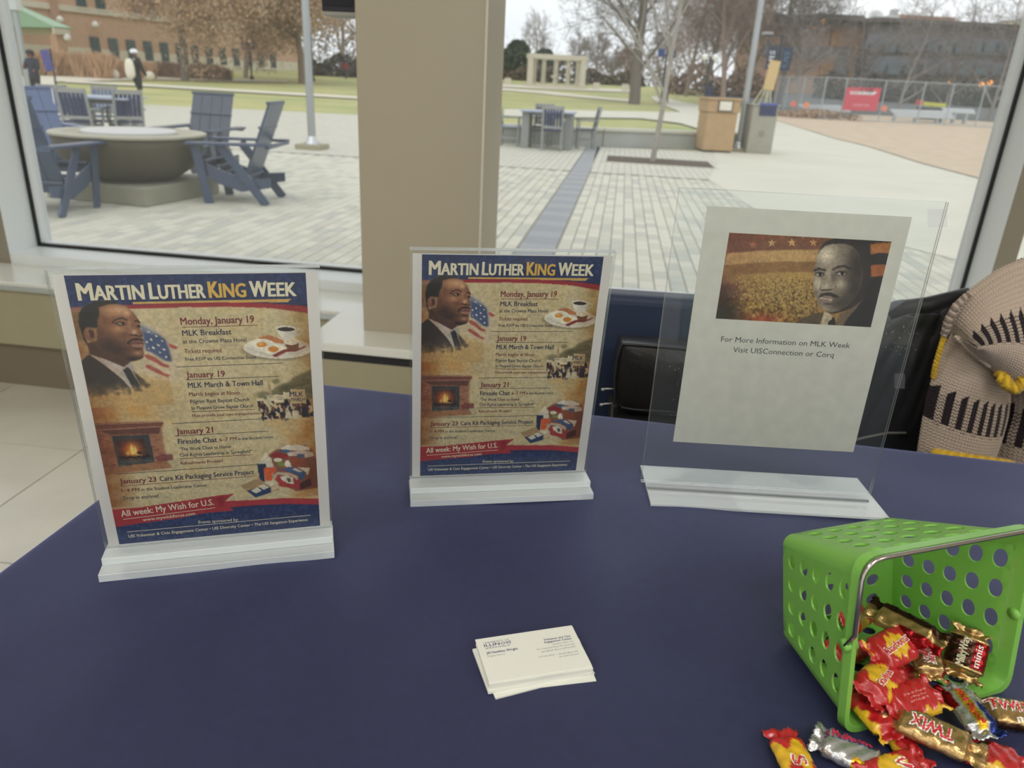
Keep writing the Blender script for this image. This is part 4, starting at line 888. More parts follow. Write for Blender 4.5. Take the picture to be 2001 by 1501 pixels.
def lounge(name, label, x, y, rz, m):
    t = thing(name, label, 'chair', (x, y, 0), rz, None)
    # local +y is the front
    for k in range(4):
        xc = -.195 + k * .13
        MB().bar((xc, -.10, .17), (xc, -.42, .955), .126, .022, up=(0, 1, 0)).build('back_slat', m, t, bevel=.004)
    MB().bar((-.26, -.318, .72), (.26, -.318, .72), .045, .022, up=(0, -.5, 1)).build('back_rail', m, t, bevel=.003)
    MB().bar((-.27, -.41, .95), (.27, -.41, .95), .034, .03, up=(0, 0, 1)).build('top_rail', m, t, bevel=.003)
    for k in range(5):
        f = k / 4; yc = .27 - f * .40; zc = .385 - .13 * f - .03 * sin(f * pi)
        MB().bar((-.26, yc, zc), (.26, yc, zc), .092, .022, up=(0, .25, 1)).build('seat_slat', m, t, bevel=.003)
    MB().bar((-.26, .31, .345), (.26, .31, .345), .022, .09).build('front_apron', m, t, bevel=.003)
    for s in (-1, 1):
        MB().prism([(.32, .34), (.33, .40), (.28, .395), (.05, .31), (-.14, .24), (-.38, .26), (-.38, .17), (-.1, .12), (.15, .2)], -.011, .011, None, Matrix(((0, 0, 1, s * .275), (1, 0, 0, 0), (0, 1, 0, 0), (0, 0, 0, 1)))).build('side_rail', m, t, bevel=.002)
        MB().bar((s * .315, .30, .545), (s * .30, .22, 0), .024, .085, up=(0, 1, 0)).build('front_leg', m, t, bevel=.002)
        MB().bar((s * .30, .06, .545), (s * .30, -.34, .0), .024, .085, up=(0, 1, 0)).build('rear_leg', m, t, bevel=.002)
        MB().bar((s * .335, .37, .565), (s * .325, -.42, .575), .125, .024).build('armrest', m, t, bevel=.004)
    MB().bar((-.36, -.40, .555), (.36, -.40, .555), .05, .03).build('arm_rail', m, t, bevel=.003)
    return t
lounge('lounge_chair', 'navy slatted lounge chair seen from its side, right of the fire pit', -2.86, 7.70, radians(92), M_nav)
lounge('lounge_chair', 'navy slatted lounge chair facing the plaza, just behind the fire pit', at(392, 300, 9.2).x, 9.2, radians(172), M_nav2)
lounge('lounge_chair', 'navy slatted lounge chair nearest the window, left of the fire pit', -4.17, 6.60, 0, M_nav)
lounge('lounge_chair', 'slatted lounge chair painted in a lighter, lit blue at the far left of the fire pit', -5.0, 8.2, radians(-120), M_nav3)  # paler blue plastic imitates the light on this chair's back

# ------------------------------------------------------------------ dining sets
M_grey = mat('driftwood_plastic', (150, 152, 150), .6, var=.05, vs=12)
M_dn = mat('dark_navy_plastic', (50, 58, 92), .5)
M_lb = mat('pale_blue_plastic', (168, 178, 196), .5)
def dining_chair(label, x, y, rz, fm, sm, s=.89, group=None):
    t = thing('dining_chair', label, 'chair', (x, y, 0), rz); t.scale = (s, s, s)
    for a in (-1, 1):
        MB().bar((a * .22, .2, .0), (a * .22, .2, .44), .045, .045).build('front_leg', fm, t)
        MB().tube([(a * .22, -.20, 0), (a * .22, -.2, .44), (a * .22, -.30, .98)], [.026] * 3, 4).build('rear_leg', fm, t)
        MB().bar((a * .22, -.19, .2), (a * .22, .19, .2), .03, .04).build('side_stretcher', fm, t)
        MB().bar((a * .25, .24, .66), (a * .25, -.23, .66), .06, .025).build('armrest', fm, t)
        MB().bar((a * .25, .2, .44), (a * .25, .2, .65), .035, .035).build('arm_post', fm, t)
    MB().bar((-.22, .2, .38), (.22, .2, .38), .03, .06).build('front_rail', fm, t)
    for k in range(5): MB().box((0, .18 - k * .09, .45), (.46, .08, .022)).build('seat_slat', sm, t)
    MB().bar((-.22, -.285, .94), (.22, -.285, .94), .03, .07).build('top_rail', fm, t)
    MB().bar((-.22, -.215, .52), (.22, -.215, .52), .03, .05).build('lower_rail', fm, t)
    for k in range(6):
        xc = -.17 + k * .068
        MB().bar((xc, -.212, .52), (xc, -.285, .92), .052, .016, up=(0, 1, 0)).build('back_slat', sm, t)
    return t
def dining_table(label, x, y, rz, fm, tm_, L=1.0):
    t = thing('dining_table', label, 'table', (x, y, 0), rz)
    for k in range(8): MB().box((0, -.40 + k * .115, .735), (L, .108, .028)).build('top_slat', tm_, t)
    for a in (-1, 1):
        MB().box((a * (L / 2 - .11), 0, .36), (.16, .62, .72)).build('pedestal_panel', fm, t, bevel=.01)
    MB().box((0, 0, .68), (L - .1, .5, .06)).build('under_frame', fm, t)
    return t
RA = AW
dining_table('grey slatted dining table by the low wall in the right window', .48, 16.7, RA, M_grey, M_lb, 1.12)
dining_chair('navy-backed dining chair with its back to us at the right window table', .56, 16.10, RA + .05, M_grey, M_dn)
dining_chair('navy-backed dining chair seen from its side, right end of the right window table', 1.32, 17.05, RA + radians(100), M_grey, M_dn)
dining_chair('navy-backed dining chair at the left end of the right window table', -.32, 16.85, RA - radians(85), M_grey, M_lb)
dining_chair('navy-backed dining chair on the far side of the right window table', .35, 17.2 - .02, RA + pi - .1, M_grey, M_dn)
def LG(px, y=17.2): p = at(px, 242, y); return p.x
q = at(212, 240, 12.3); X0 = q.x
dining_table('grey slatted dining table beyond the fire pit in the left window', X0, 12.3, radians(8), M_grey, M_lb, .95)
dining_chair('dark-backed dining chair leaning left in the middle of the left window dining group', at(163, 240, 11.75).x, 11.75, radians(6), M_grey, M_dn)
dining_chair('navy-backed dining chair at the right end of the left window dining group', at(248, 240, 12.2).x, 12.2, radians(40), M_grey, M_dn)
dining_chair('navy-backed dining chair on the far side of the left window dining group', at(200, 240, 13.1).x, 13.1, radians(186), M_grey, M_nav3)
dining_chair('pale blue-backed dining chair at the left end of the left window dining group', at(112, 240, 12.5).x, 12.5, radians(-150), M_grey, M_nav3)

# ------------------------------------------------------------------ bins, poles, planter
M_tan = mat('tan_aggregate', (178, 148, 108), .8, var=.06, vs=6); M_gbin = mat('grey_aggregate', (160, 158, 144), .85, var=.06, vs=8)
bn_ = thing('litter_bin', 'square tan litter bin with a white flap, left of the right pole', 'bin', (4.42, 18.3, 0), radians(4))
mb = MB(); mb.prism([(-.35, -.35), (.35, -.35), (.35, .35), (-.35, .35)], .04, .86); mb.build('body', M_tan, bn_, bevel=.02)
MB().box((0, 0, .02), (.62, .62, .04)).build('foot', M_dark, bn_); MB().box((0, 0, 1.0), (.74, .74, .27)).build('hood', M_tan, bn_, bevel=.02); MB().box((0, 0, 1.155), (.80, .80, .05)).build('lid', M_tan, bn_, bevel=.015)
MB().box((.03, -.372, 1.0), (.36, .02, .24)).build('opening', mat('bin_recess', (108, 92, 70), .8), bn_, bevel=.03); MB().box((.03, -.39, 1.01), (.28, .015, .19)).build('white_flap', mat('flap_white', (226, 222, 206), .6), bn_, bevel=.02)
b2_ = thing('litter_bin', 'tall grey concrete litter bin with a blue liner, right of the pole', 'bin', (5.50, 18.55, 0), radians(-4))
MB().box((0, 0, .53), (.58, .58, 1.06)).build('body', M_gbin, b2_, bevel=.02); MB().box((0, 0, 1.07), (.64, .64, .04)).build('lid', M_gbin, b2_, bevel=.01); MB().box((.06, -.295, .95), (.38, .02, .22)).build('opening', mat('liner_navy', (34, 40, 84), .4), b2_); MB().tube([(-.15, -.31, 1.07), (0, -.33, 1.09), (.25, -.31, 1.08)], .03, 8).build('liner_edge', mat('liner_blue', (60, 74, 150), .4), b2_)
MB().box((0, -.302, .45), (.1, .008, .12)).build('plate', mat('plate_grey', (140, 138, 128), .8), b2_)
cb_ = thing('cardboard_bundle', 'folded tan cardboard sticking up out of the grey bin', 'cardboard', (5.55, 18.55, 1.09))
MB().box((.03, 0, .62), (.24, .05, .62), Matrix.Rotation(radians(6), 3, 'Y')).build('upper_sheet', mat('cardboard', (206, 178, 128), .85), cb_)
for k, a in enumerate((-.3, -.16, 0, .12)): MB().bar((a * 1.0, 0, .0), (a * .25, 0, .42), .035, .02).build('stick', mat('pale_stick', (200, 192, 150), .8), cb_)
M_pole = mat('brushed_aluminium', (168, 172, 174), .38, metal=.7)
def pole(name, label, x, y, r, h, base):
    t = thing(name, label, 'pole', (x, y, gz(y)))
    MB().tube([(0, 0, .04), (0, 0, h)], [r, r * .8], 20).build('shaft', M_pole, t, smooth=False)
    MB().lathe([(r * 1.9, .05), (r * 2.0, .08), (r * 1.6, .13), (r * 1.15, .17), (r * 1.1, .22)], 20).build('flange', mat('chrome_collar', (196, 198, 200), .25, metal=.8), t, smooth=True)
    if base == 'square': MB().box((0, 0, .04), (.46, .46, .09), AW).build('footing', mat('footing', (158, 152, 128), .9), t, bevel=.01)
    else: MB().lathe([(.30, 0), (.30, .06), (.27, .08), (0, .08)], 24).build('footing', mat('footing', (158, 152, 128), .9), t)
    return t
pole('flag_pole', 'tall aluminium pole on a square concrete footing in the left window', -3.74, 13.66, .068, 7.5, 'square')
pole('flag_pole', 'tall aluminium pole between the two litter bins in the right window', 5.13, 18.75, .075, 8.5, 'round')
tp_ = thing('tree_pit', 'rectangular mulch-filled tree pit let into the pavers', 'tree pit', (2.55, 14.65, 0), AW)
MB().box((0, 0, .0), (1.95, 1.30, .03)).build('mulch', mat('mulch', (86, 72, 60), 1, var=.2, vs=20, bump=.8, bs=30), tp_)
for sy in (-1, 1): MB().box((0, sy * .68, .002), (2.1, .07, .02)).build('edging', M_cap, tp_)
for sx in (-1, 1): MB().box((sx * 1.01, 0, .002), (.07, 1.29, .02)).build('edging', M_cap, tp_)

# ------------------------------------------------------------------ lamp posts with banners
M_post = mat('dark_post', (38, 40, 48), .5); M_bban = mat('navy_banner', (34, 46, 74), .7); M_pban = mat('blue_banner', (66, 84, 158), .7); M_wink = mat('banner_white', (222, 224, 226), .7)
def lamp_post(label, x, y, h, side=1, bm_=(None, None), globes=0, r=.07):
    t = thing('lamp_post', label, 'lamp post', (x, y, gz(y)), AW)
    MB().lathe([(.16, 0), (.16, .25), (.09, .32), (r, .4), (r * .8, h)], 12).build('post', M_post, t)
    if globes <= 0:
        MB().bar((0, 0, h - .03), (-.75, 0, h - .03), .12, .06).build('arm', M_post, t); MB().box((-.62, 0, h + .05), (.42, .3, .10)).build('lamp_head', mat('lamp_head', (150, 150, 150), .5), t)
    else:
        MB().bar((-.32, 0, h - .2), (.32, 0, h - .2), .05, .05).build('arm', M_post, t)
        for s in (-1, 1): MB().lathe([(0.02, -.22), (.16, -.14), (.20, 0), (.16, .14), (.02, .2)], 12, (s * .32, 0, h - .02)).build('globe', mat('globe_white', (236, 236, 232), .4), t, smooth=True)
    for s, m_ in zip((-1, 1), bm_):
        if m_ is None: continue
        MB().box((s * (.40 if globes else .30), 0, h - .90 - (.45 if globes else 0)), (.52 if globes else .42, .02, .88 if not globes else .9 if globes > 0 else .55)).build('banner', m_, t)
        MB().bar((0, 0, h - .42), (s * .55, 0, h - .42), .03, .03).build('banner_rod', M_post, t)
        V, F = text_mesh('UIS', .62, .22, 0, res=1)
        if not globes:
            me = bpy.data.meshes.new('lettering'); me.from_pydata([(s * .30 + .11 - b_, -.014, h - 1.21 + a_) for a_, b_ in V], [], F); me.materials.append(M_wink if s < 0 else mat('banner_teal', (88, 120, 140), .7)); link(bpy.data.objects.new('lettering', me), t)
    return t
q = at(1503, 228, 34.5)
lamp_post('dark lamp post with two navy banners behind the grey litter bin', q.x, 34.5, 3.6, 1, (M_bban, M_bban))
q = at(492, 150, 68); lamp_post('twin-globe lamp post with two banners in front of the brick building', q.x, 68, 4.1, 1, (M_pban, M_pban), 1)
q = at(612, 150, 72); lamp_post('twin-globe lamp post at the right edge of the left window', q.x, 72, 4.0, 1, (None, None), 1)
q = at(1293, 190, 62); lamp_post('dark lamp post with small blue banners on the far lawn', q.x, 62, 4.9, 1, (M_pban, M_pban), -1)
q = at(1375, 205, 50); lamp_post('twin-globe lamp post beside the walking person on the far path', q.x, 50, 3.1, 1, (None, None), 1)
# left banner pole and banner
q = at(56, 172, 34); t = thing('flag_pole', 'pale steel pole in front of the green-roofed porch', 'pole', (q.x, 34, gz(34)))
MB().tube([(0, 0, 0), (0, 0, 9)], [.13, .11], 12).build('shaft', M_pole, t); MB().box((.0, -.05, 3.25), (.5, .4, .5)).build('junction_box', mat('box_grey', (196, 200, 200), .5), t, bevel=.02)
q = at(8, 56, 30); t = thing('street_banner', 'bright blue banner with white letters at the left edge of the left window', 'banner', (q.x, 30, q.z))
MB().box((0, 0, 0), (.42, .02, .66)).build('cloth', M_pban, t); MB().tube([(-.25, .03, -q.z + .05), (-.25, .03, .6)], .05, 8).build('post', M_post, t)
V, F = text_mesh('UIS', .5, .2, 0, res=1); me = bpy.data.meshes.new('lettering'); me.from_pydata([(.1 - b_, -.014, -.25 + a_) for a_, b_ in V], [], F); me.materials.append(M_wink); link(bpy.data.objects.new('lettering', me), t)
q = at(92, 118, 36); t = thing('street_banner', 'purple-blue patterned banner beside the person in the dark jacket', 'banner', (q.x, 36, q.z))
MB().box((0, 0, 0), (.38, .02, .88), Matrix.Rotation(radians(-8), 3, 'Y')).build('cloth', mat('violet_banner', (84, 84, 150), .7, var=.3, vs=6), t); MB().tube([(.2, .03, -q.z + .1), (.2, .03, .5)], .04, 8).build('post', M_post, t)
# ------------------------------------------------------------------ buildings
M_brick = mat('terracotta_brick', (202, 166, 142), .9, var=.06, vs=3, detail=8); M_stone = mat('pale_limestone', (214, 206, 188), .85, var=.05, vs=1.5)
M_wfr = mat('window_frame_dark', (84, 92, 92), .5); M_pane = mat('dark_pane', (62, 84, 92), .12, spec=.8); M_green = mat('green_roof', (150, 192, 160), .5)
W0 = at(191, 130, 70); W1 = at(534, 140, 89); W0.z = 0; W1.z = 0
wd = (W1 - W0); WL = wd.length; wd.normalize(); wn = Vector((wd.y, -wd.x, 0))   # wn points towards us
if wn.dot(Vector((0, -1, 0))) < 0: wn = -wn
BR = Matrix((wd, -wn, Vector((0, 0, 1)))).transposed()
bl = thing('brick_building', 'long terracotta brick building with pale stone base in the left window', 'building', W0 + Vector((0, 0, 0)), 0)
def bbox(s0, s1, d0, d1, z0, z1): return MB().box(W0 + wd * ((s0 + s1) / 2) + wn * ((d0 + d1) / 2) + Vector((0, 0, (z0 + z1) / 2)), (s1 - s0, d1 - d0, z1 - z0), BR)
bbox(-60, 26, -9, 0, -1, 16).build('wall', M_brick, bl, world=True)
bbox(-60, 26.1, 0, .10, -1, 2.35).build('stone_base', M_stone, bl, world=True)
zb1 = at(225, 27, 70).z
bbox(-60, 26.1, 0, .18, zb1 - .1, zb1 + .35).build('stone_band', M_stone, bl, world=True)
bbox(-3.6, -2.9, 0, .25, -1, 16).build('step_joint', mat('step_joint_brick', (182, 146, 122), .9), bl, world=True)  # darker brick strip at the joint where the building steps
def win(s, w, z0, z1, mat_=None):
    f = bbox(s - w / 2, s + w / 2, .0, .14, z0, z1).build('window', M_wfr, bl, world=True)
    o = bbox(s - w / 2 + .08, s + w / 2 - .08, .13, .16, z0 + .08, z1 - .08).build('pane', M_pane, f); 
    A_ = np.array(pmat(bl).inverted()); o.data.transform(Matrix(A_.tolist()))
    for zz in (z0 + (z1 - z0) * .38,):
        o = bbox(s - w / 2, s + w / 2, .15, .19, zz, zz + .06).build('glazing_bar', M_wfr, f); o.data.transform(Matrix(A_.tolist()))
    o = bbox(s - .03, s + .03, .15, .19, z0, z1).build('glazing_bar', M_wfr, f); o.data.transform(Matrix(A_.tolist()))
    bbox(s - w / 2 - .1, s + w / 2 + .1, .05, .22, z0 - .14, z0).build('window_sill', M_stone, bl, world=True)
z_t = at(200, 73, 70.4).z; z_b = at(205, 114, 70.4).z
sp_ = WL / 12
for k in range(13): win(k * sp_, .84, z_b, z_t)
for k in (-7.6, -12.2): win(k, 1.0 if k == -12.2 else .8, z_b, z_t + .15)
z2b = at(205, 18, 70.4).z
for k in range(0, 13, 1):
    if k % 3 != 2: win(k * sp_ - .7, .84, z2b, z2b + 2.1)
win(-8.6, .9, z2b, z2b + 2.1)
for (px, py, y) in ((186, 48, 69.8), (117, 38, 67)):
    q = at(px, py, y); MB().lathe([(0.02, -.25), (.25, -.15), (.28, .05), (.1, .25), (.02, .28)], 10, tuple(q)).build('wall_lamp', mat('globe_white', (236, 236, 232), .4), bl, world=True)
# porch
po = thing('entrance_porch', 'brick entrance porch with a green metal hipped roof', 'porch', W0 + wd * -14 + wn * 5)
apex = at(38, 13, 62); er = at(140, 57, 60.5)
PB = lambda s, d, z: W0 + wd * s + wn * d + Vector((0, 0, z))
ze = er.z
sR = (er - W0).dot(wd); dR = (er - W0).dot(wn)
aS = (apex - W0).dot(wd); aD = (apex - W0).dot(wn)
sL = 2 * aS - sR
mb = MB(); mb.add([PB(sL, dR, ze), PB(sR, dR, ze), PB(sR, 0.2, ze), PB(sL, 0.2, ze), PB(aS - .4, .3, apex.z), PB(aS + .4, .3, apex.z), PB(aS - .4, dR * .3, apex.z), PB(aS + .4, dR * .3, apex.z)], [(0, 1, 7, 6), (1, 2, 5, 7), (3, 0, 6, 4), (4, 5, 7, 6)[::-1], (0, 3, 2, 1)])
mb.build('roof', M_green, po, world=True)
ms = MB(); nS = 26
for k in range(nS + 1):
    f = k / nS
    a = PB(sL, dR, ze).lerp(PB(sR, dR, ze), f); b = PB(aS - .4, dR * .3, apex.z).lerp(PB(aS + .4, dR * .3, apex.z), f); ms.bar(a + Vector((0, 0, .05)), b + Vector((0, 0, .05)), .05, .07)
    a = PB(sR, dR, ze).lerp(PB(sR, .2, ze), f); b = PB(aS + .4, dR * .3, apex.z).lerp(PB(aS + .4, .3, apex.z), f); ms.bar(a + Vector((0, 0, .05)), b + Vector((0, 0, .05)), .05, .07)
tag(ms.build('roof_seams', mat('green_seam', (176, 208, 184), .5), po, world=True), kind='stuff')
mb = MB().bar(PB(sL, dR - .15, ze - .22), PB(sR - .15, dR - .15, ze - .22), .25, .42); mb.bar(PB(sR - .15, dR - .15, ze - .22), PB(sR - .15, .2, ze - .22), .25, .42); mb.build('fascia', M_stone, po, world=True)
for s_ in (sR - .7, sR - 5.2, sR - 10):
    MB().box(PB(s_, dR - .7, ze / 2 - .2), (.75, .75, ze - .3), BR).build('brick_column', M_brick, po, world=True)
    for zz in (ze - 2.0,): MB().box(PB(s_, dR - .7, zz), (.85, .85, .14), BR).build('column_band', M_stone, po, world=True)
    MB().box(PB(s_, dR - .7, .5), (.95, .95, 1.4), BR).build('column_base', M_stone, po, world=True)
    MB().lathe([(0.02, -.25), (.25, -.15), (.28, .05), (.1, .25), (.02, .28)], 10, tuple(PB(s_ + .3, dR - .1, ze - .6))).build('globe', mat('globe_white', (236, 236, 232), .4), po, world=True)
# grass clumps and stone balls along the brick building
M_tg = mat('tan_ornamental_grass', (200, 166, 134), 1, col2=(176, 140, 110), vs=2); M_sh = mat('russet_shrub', (158, 128, 108), 1, col2=(128, 106, 92), vs=2)
def clump(mb, c, w, h, n, g):
    for _ in range(n):
        a = g.uniform(0, 2 * pi); r = w * sqrt(g.uniform(0, 1)); x, y = c[0] + r * cos(a), c[1] + r * sin(a) * .6; hh = h * g.uniform(.6, 1.1); dx, dy = g.normal(0, .22) * hh, g.normal(0, .22) * hh; t = .03
        mb.add([(x - t, y, c[2]), (x + t, y, c[2]), (x + dx + t * .5, y + dy, c[2] + hh), (x + dx - t * .5, y + dy, c[2] + hh)], [(0, 1, 2, 3)])
g = np.random.default_rng(31)
for i, (x0, x1, y, h, lab) in enumerate([(100, 215, 52, 1.35, 'tall tan ornamental grass below the porch'), (215, 290, 56, .95, 'tan ornamental grass behind the person with the white backpack'), (300, 440, 62, 1.0, 'russet ornamental grass along the brick building, right of the oak trunk'), (-30, 60, 50, 1.0, 'tan ornamental grass at the far left of the building')]):
    a = at(x0, 150, y); b = at(x1, 150, y); mb = MB(); nC = 22
    for k in range(nC): p = a.lerp(b, k / (nC - 1)); clump(mb, (p.x, y + g.uniform(-1, 1), gz(y)), .55, h * g.uniform(.8, 1.15), 130, g)
    tag(mb.build('ornamental_grass', M_tg if i != 2 else M_sh), lab, 'grass', kind='stuff')
for k, (px, lab) in enumerate([(223, 'pale stone ball left of the person with the white backpack'), (292, 'pale stone ball right of the person with the white backpack')]):
    q = at(px, 140, 52); mb = MB(); mb.lathe([(.01, -.3)] + [(.3 * cos(t), .3 * sin(t)) for t in np.linspace(-1.4, 1.4, 10)] + [(.01, .3)], 18, (0, 0, .32)); o = mb.build('stone_ball', M_stone, smooth=True); o.location = (q.x, 52, gz(52) - .05); tag(o, lab, 'stone ball')
# right dark building
rb = thing('campus_building', 'dark brick and glass building behind the fence in the right window', 'building', (60, 100, 1.9))
M_db = mat('dark_brick', (104, 98, 96), .8, var=.12, vs=.5, detail=8); M_ob = mat('rust_brick', (168, 130, 108), .85, var=.08, vs=1); M_og = mat('ochre_brick', (168, 124, 82), .85, var=.05, vs=1); M_gl = mat('smoked_glass', (80, 86, 94), .15, spec=.8)  # dark and rust brick lightened to put distance haze into the colour
def rbox(px0, px1, py0, py1, y, depth, nm, m):
    a = at((px0 + px1) / 2, py0, y); b = at((px0 + px1) / 2, py1, y); l = at(px0, (py0 + py1) / 2, y).x; r = at(px1, (py0 + py1) / 2, y).x
    return MB().box(((l + r) / 2, y + depth / 2, (a.z + b.z) / 2), (r - l, depth, a.z - b.z)).build(nm, m, rb, world=True)
rbox(1490, 1690, 47, 215, 102, 14, 'brown_wing', M_ob); rbox(1688, 2250, 46, 240, 100, 18, 'dark_wing', M_db)
rbox(1625, 1690, 60, 92, 101.6, .5, 'ochre_panel', M_og); rbox(1490, 1625, 88, 112, 101.7, .4, 'glass_ribbon', M_gl); rbox(1625, 1684, 95, 150, 101.7, .4, 'glass_ribbon', M_gl); rbox(1600, 1624, 112, 200, 101.6, .5, 'ochre_panel', M_og)
rbox(1664, 1672, 92, 150, 101.3, .5, 'rust_pier', M_og); rbox(1690, 2250, 78, 110, 99.7, .4, 'glass_ribbon', M_gl)
for k in range(16): rbox(1700 + k * 28, 1722 + k * 28, 84, 102, 99.4, .4, 'window', M_pane)
rbox(1690, 2250, 122, 150, 99.7, .4, 'glass_ribbon', M_gl)
for k in range(13): rbox(1700 + k * 34, 1726 + k * 34, 127, 146, 99.4, .4, 'window', M_pane)
rbox(1600, 1690, 30, 50, 108, 6, 'roof_house', mat('plant_room', (96, 104, 108), .7)); rbox(1652, 1688, 33, 48, 107.5, .5, 'louvre', mat('louvre', (128, 132, 132), .6)); rbox(1598, 1690, 28, 31, 107.4, 7, 'roof_house_cap', mat('cap_dark', (72, 82, 88), .7))
rbox(1757, 1866, 31, 48, 106, 6, 'roof_block', M_ob); rbox(1745, 1756, 18, 30, 106, 1, 'vent', mat('vent_grey', (186, 186, 184), .6)); rbox(1735, 1757, 30, 48, 106, 2, 'roof_box', mat('white_render', (214, 214, 210), .7)); rbox(1488, 2250, 45, 50, 99.2, 19, 'parapet', mat('parapet', (92, 84, 82), .8)); rbox(1965, 2250, 47, 54, 98.8, 2, 'pale_coping', M_stone)
q = at(1709, 40, 104); mb = MB(); mb.lathe([(.02, 0), (.5, .06), (.85, .2), (1.12, .42), (1.08, .44), (.8, .26), (.02, .06)], 20); o = mb.build('satellite_dish', mat('dish_white', (222, 224, 222), .5), rb, smooth=True); o.location = (q.x - 60, 4, q.z - 1.9); o.rotation_euler = (radians(70), 0, radians(10))
q = at(1709, 47, 104); MB().tube([(q.x, 104.3, q.z - 1.2), (q.x, 104.3, q.z + .3)], .08, 6).build('dish_mount', M_post, rb, world=True)
# warm lamps seen through the dark facade
M_am = bpy.data.materials.new('amber_lamp'); M_am.use_nodes = True; b_ = M_am.node_tree.nodes['Principled BSDF']; b_.inputs['Base Color'].default_value = (1, .4, .08, 1); b_.inputs['Emission Color'].default_value = (1, .35, .06, 1); b_.inputs['Emission Strength'].default_value = .8
for (px, py) in ((1858, 160), (1918, 165), (1935, 162), (1610, 42), (1588, 52)):
    q = at(px, py, 98.5); MB().lathe([(.01, -.3), (.3, -.12), (.3, .12), (.01, .3)], 10, tuple(q)).build('amber_lamp', M_am, rb, world=True)
# garden colonnade
M_col = mat('colonnade_stone', (206, 200, 182), .85, var=.04, vs=2)
cc = Vector((2.95, 84.5, gz(84))); pg = thing('garden_colonnade', 'pale stone colonnade with a ring beam on the far lawn', 'pavilion', cc)
MB().lathe([(3.6, -.4), (3.6, .05), (3.3, .06), (3.3, .2), (0, .2)], 40).build('plinth_steps', M_col, pg)
for k in range(9):
    a = radians(200 - k * 27.5 + 0); 
    x, y = 2.85 * cos(a), 1.9 * sin(a) + .3
    MB().lathe([(.36, .2), (.36, .38), (.25, .44), (.23, 2.5), (.32, 2.6), (.34, 2.7)], 14, (x, y, 0)).build('column', M_col, pg, smooth=False)
for (x, y) in ((-2.75, -.6), (2.75, -.6)):
    MB().box((x, y, 1.45), (.55, .55, 2.5)).build('pier', M_col, pg)
mb = MB(); rg = []
for k in range(33): a = radians(205 - k * 230 / 32); rg.append((2.85 * cos(a), 1.9 * sin(a) + .3, 2.9))
for p, q_ in zip(rg[:-1], rg[1:]): mb.bar(p, q_, .75, .42)
mb.bar((-3.0, -.55, 2.9), (3.0, -.55, 2.9), .7, .42)
mb.build('ring_beam', M_col, pg); MB().lathe([(.12, .2), (.12, .8), (.32, .95), (.36, 1.15), (.1, 1.15)], 12, (-.2, -.3, 0)).build('urn', M_col, pg)
for k, (px, lab) in enumerate([(992, 'low pale stone block left of the colonnade'), (1165, 'low pale stone block right of the colonnade'), (1222, 'low pale stone block beside the bare oak')]):
    q = at(px, 170, 84); o = MB().box((0, 0, .3), (.7, .6, .7)).build('stone_block', M_col, bevel=.05); o.location = (q.x, 84, gz(84)); tag(o, lab, 'stone block')

# ------------------------------------------------------------------ fence with banner
M_galv = mat('galvanised_steel', (176, 184, 188), .45, metal=.5)
fpx = [(1490, 213, 170), (1530, 222, 170), (1560, 227, 170), (1600, 236, 168), (1640, 237, 168), (1715, 240, 168), (1790, 243, 171), (1845, 245, 174), (1905, 248, 178), (1960, 251, 181), (2030, 256, 186)]
fn = thing('chain_link_fence', 'temporary chain-link fence panels along the dry grass', 'fence', (20, 44, gz(44)))
fp = []
for i, (px, yb, yt) in enumerate(fpx):
    yy = 45.5 if px >= 1600 else 45.5 + (1600 - px) * .085
    a = at(px, yb, yy); a.z = gz(yy); b = a + Vector((0, 0, 2.25)); fp.append((a, b)); MB().tube([a, b], .035, 8).build('fence_post', M_galv, fn, world=True)
mesh_ = MB()
for (a, b), (c, d) in zip(fp[:-1], fp[1:]):
    for f in (.0, 1.0, ): MB().tube([a.lerp(b, .03 + f * .96), c.lerp(d, .03 + f * .96)], .024, 6).build('fence_rail', M_galv, fn, world=True)
    L_ = (c - a).length; n = int((L_ + 2.25) / .16)
    for k in range(n):
        for sgn in (0, 1):
            s0 = k * .16 - 2.25; s1 = s0 + 2.25; z0, z1 = 0, 2.25
            if s0 < 0: z0 = -s0; s0 = 0
            if s1 > L_: z1 = 2.25 - (s1 - L_); s1 = L_
            if z1 <= z0: continue
            fa, fb = (s0 / L_, s1 / L_) if sgn == 0 else (1 - s0 / L_, 1 - s1 / L_)
            p = a.lerp(c, fa) + Vector((0, 0, z0)); q = a.lerp(c, fb) + Vector((0, 0, z1)); u = Vector((.006, 0, 0)); mesh_.add([p - u, p + u, q + u, q - u], [(0, 1, 2, 3)])
tag(mesh_.build('chain_link', M_galv, fn, world=True), kind='stuff')
# banner on fence
bA = at(1646, 215, 45.3); bB = at(1713, 217, 45.3); bt = at(1651, 170, 45.3)
ban = thing('construction_banner', 'red construction company banner with a white logo strip tied to the fence', 'banner', bA)
wB = (bB - bA).length; hB = bt.z - bA.z; bd = (bB - bA).normalized()
def bp_(a, z, d=0): return bd * a + Vector((0, -d, z))
mb = MB(); mb.add([bp_(0, 0), bp_(wB, 0), bp_(wB, hB), bp_(0, hB)], [(0, 1, 2, 3)]); mb.build('cloth', mat('red_vinyl', (200, 84, 100), .6), ban, solid=.01)
mb = MB(); mb.add([bp_(.25, .85, .012), bp_(wB - .35, .85, .012), bp_(wB - .2, hB - .2, .012), bp_(.25, hB - .2, .012)], [(0, 1, 2, 3)]); mb.build('logo_strip', M_wink, ban)
mb = MB(); [mb.add([bp_(.30, .9 + k * .09, .02), bp_(.72, .9 + k * .09, .02), bp_(.72, .94 + k * .09, .02), bp_(.30, .94 + k * .09, .02)], [(0, 1, 2, 3)]) for k in range(3)]; mb.build('logo_bars', mat('logo_red', (196, 110, 120), .6), ban)
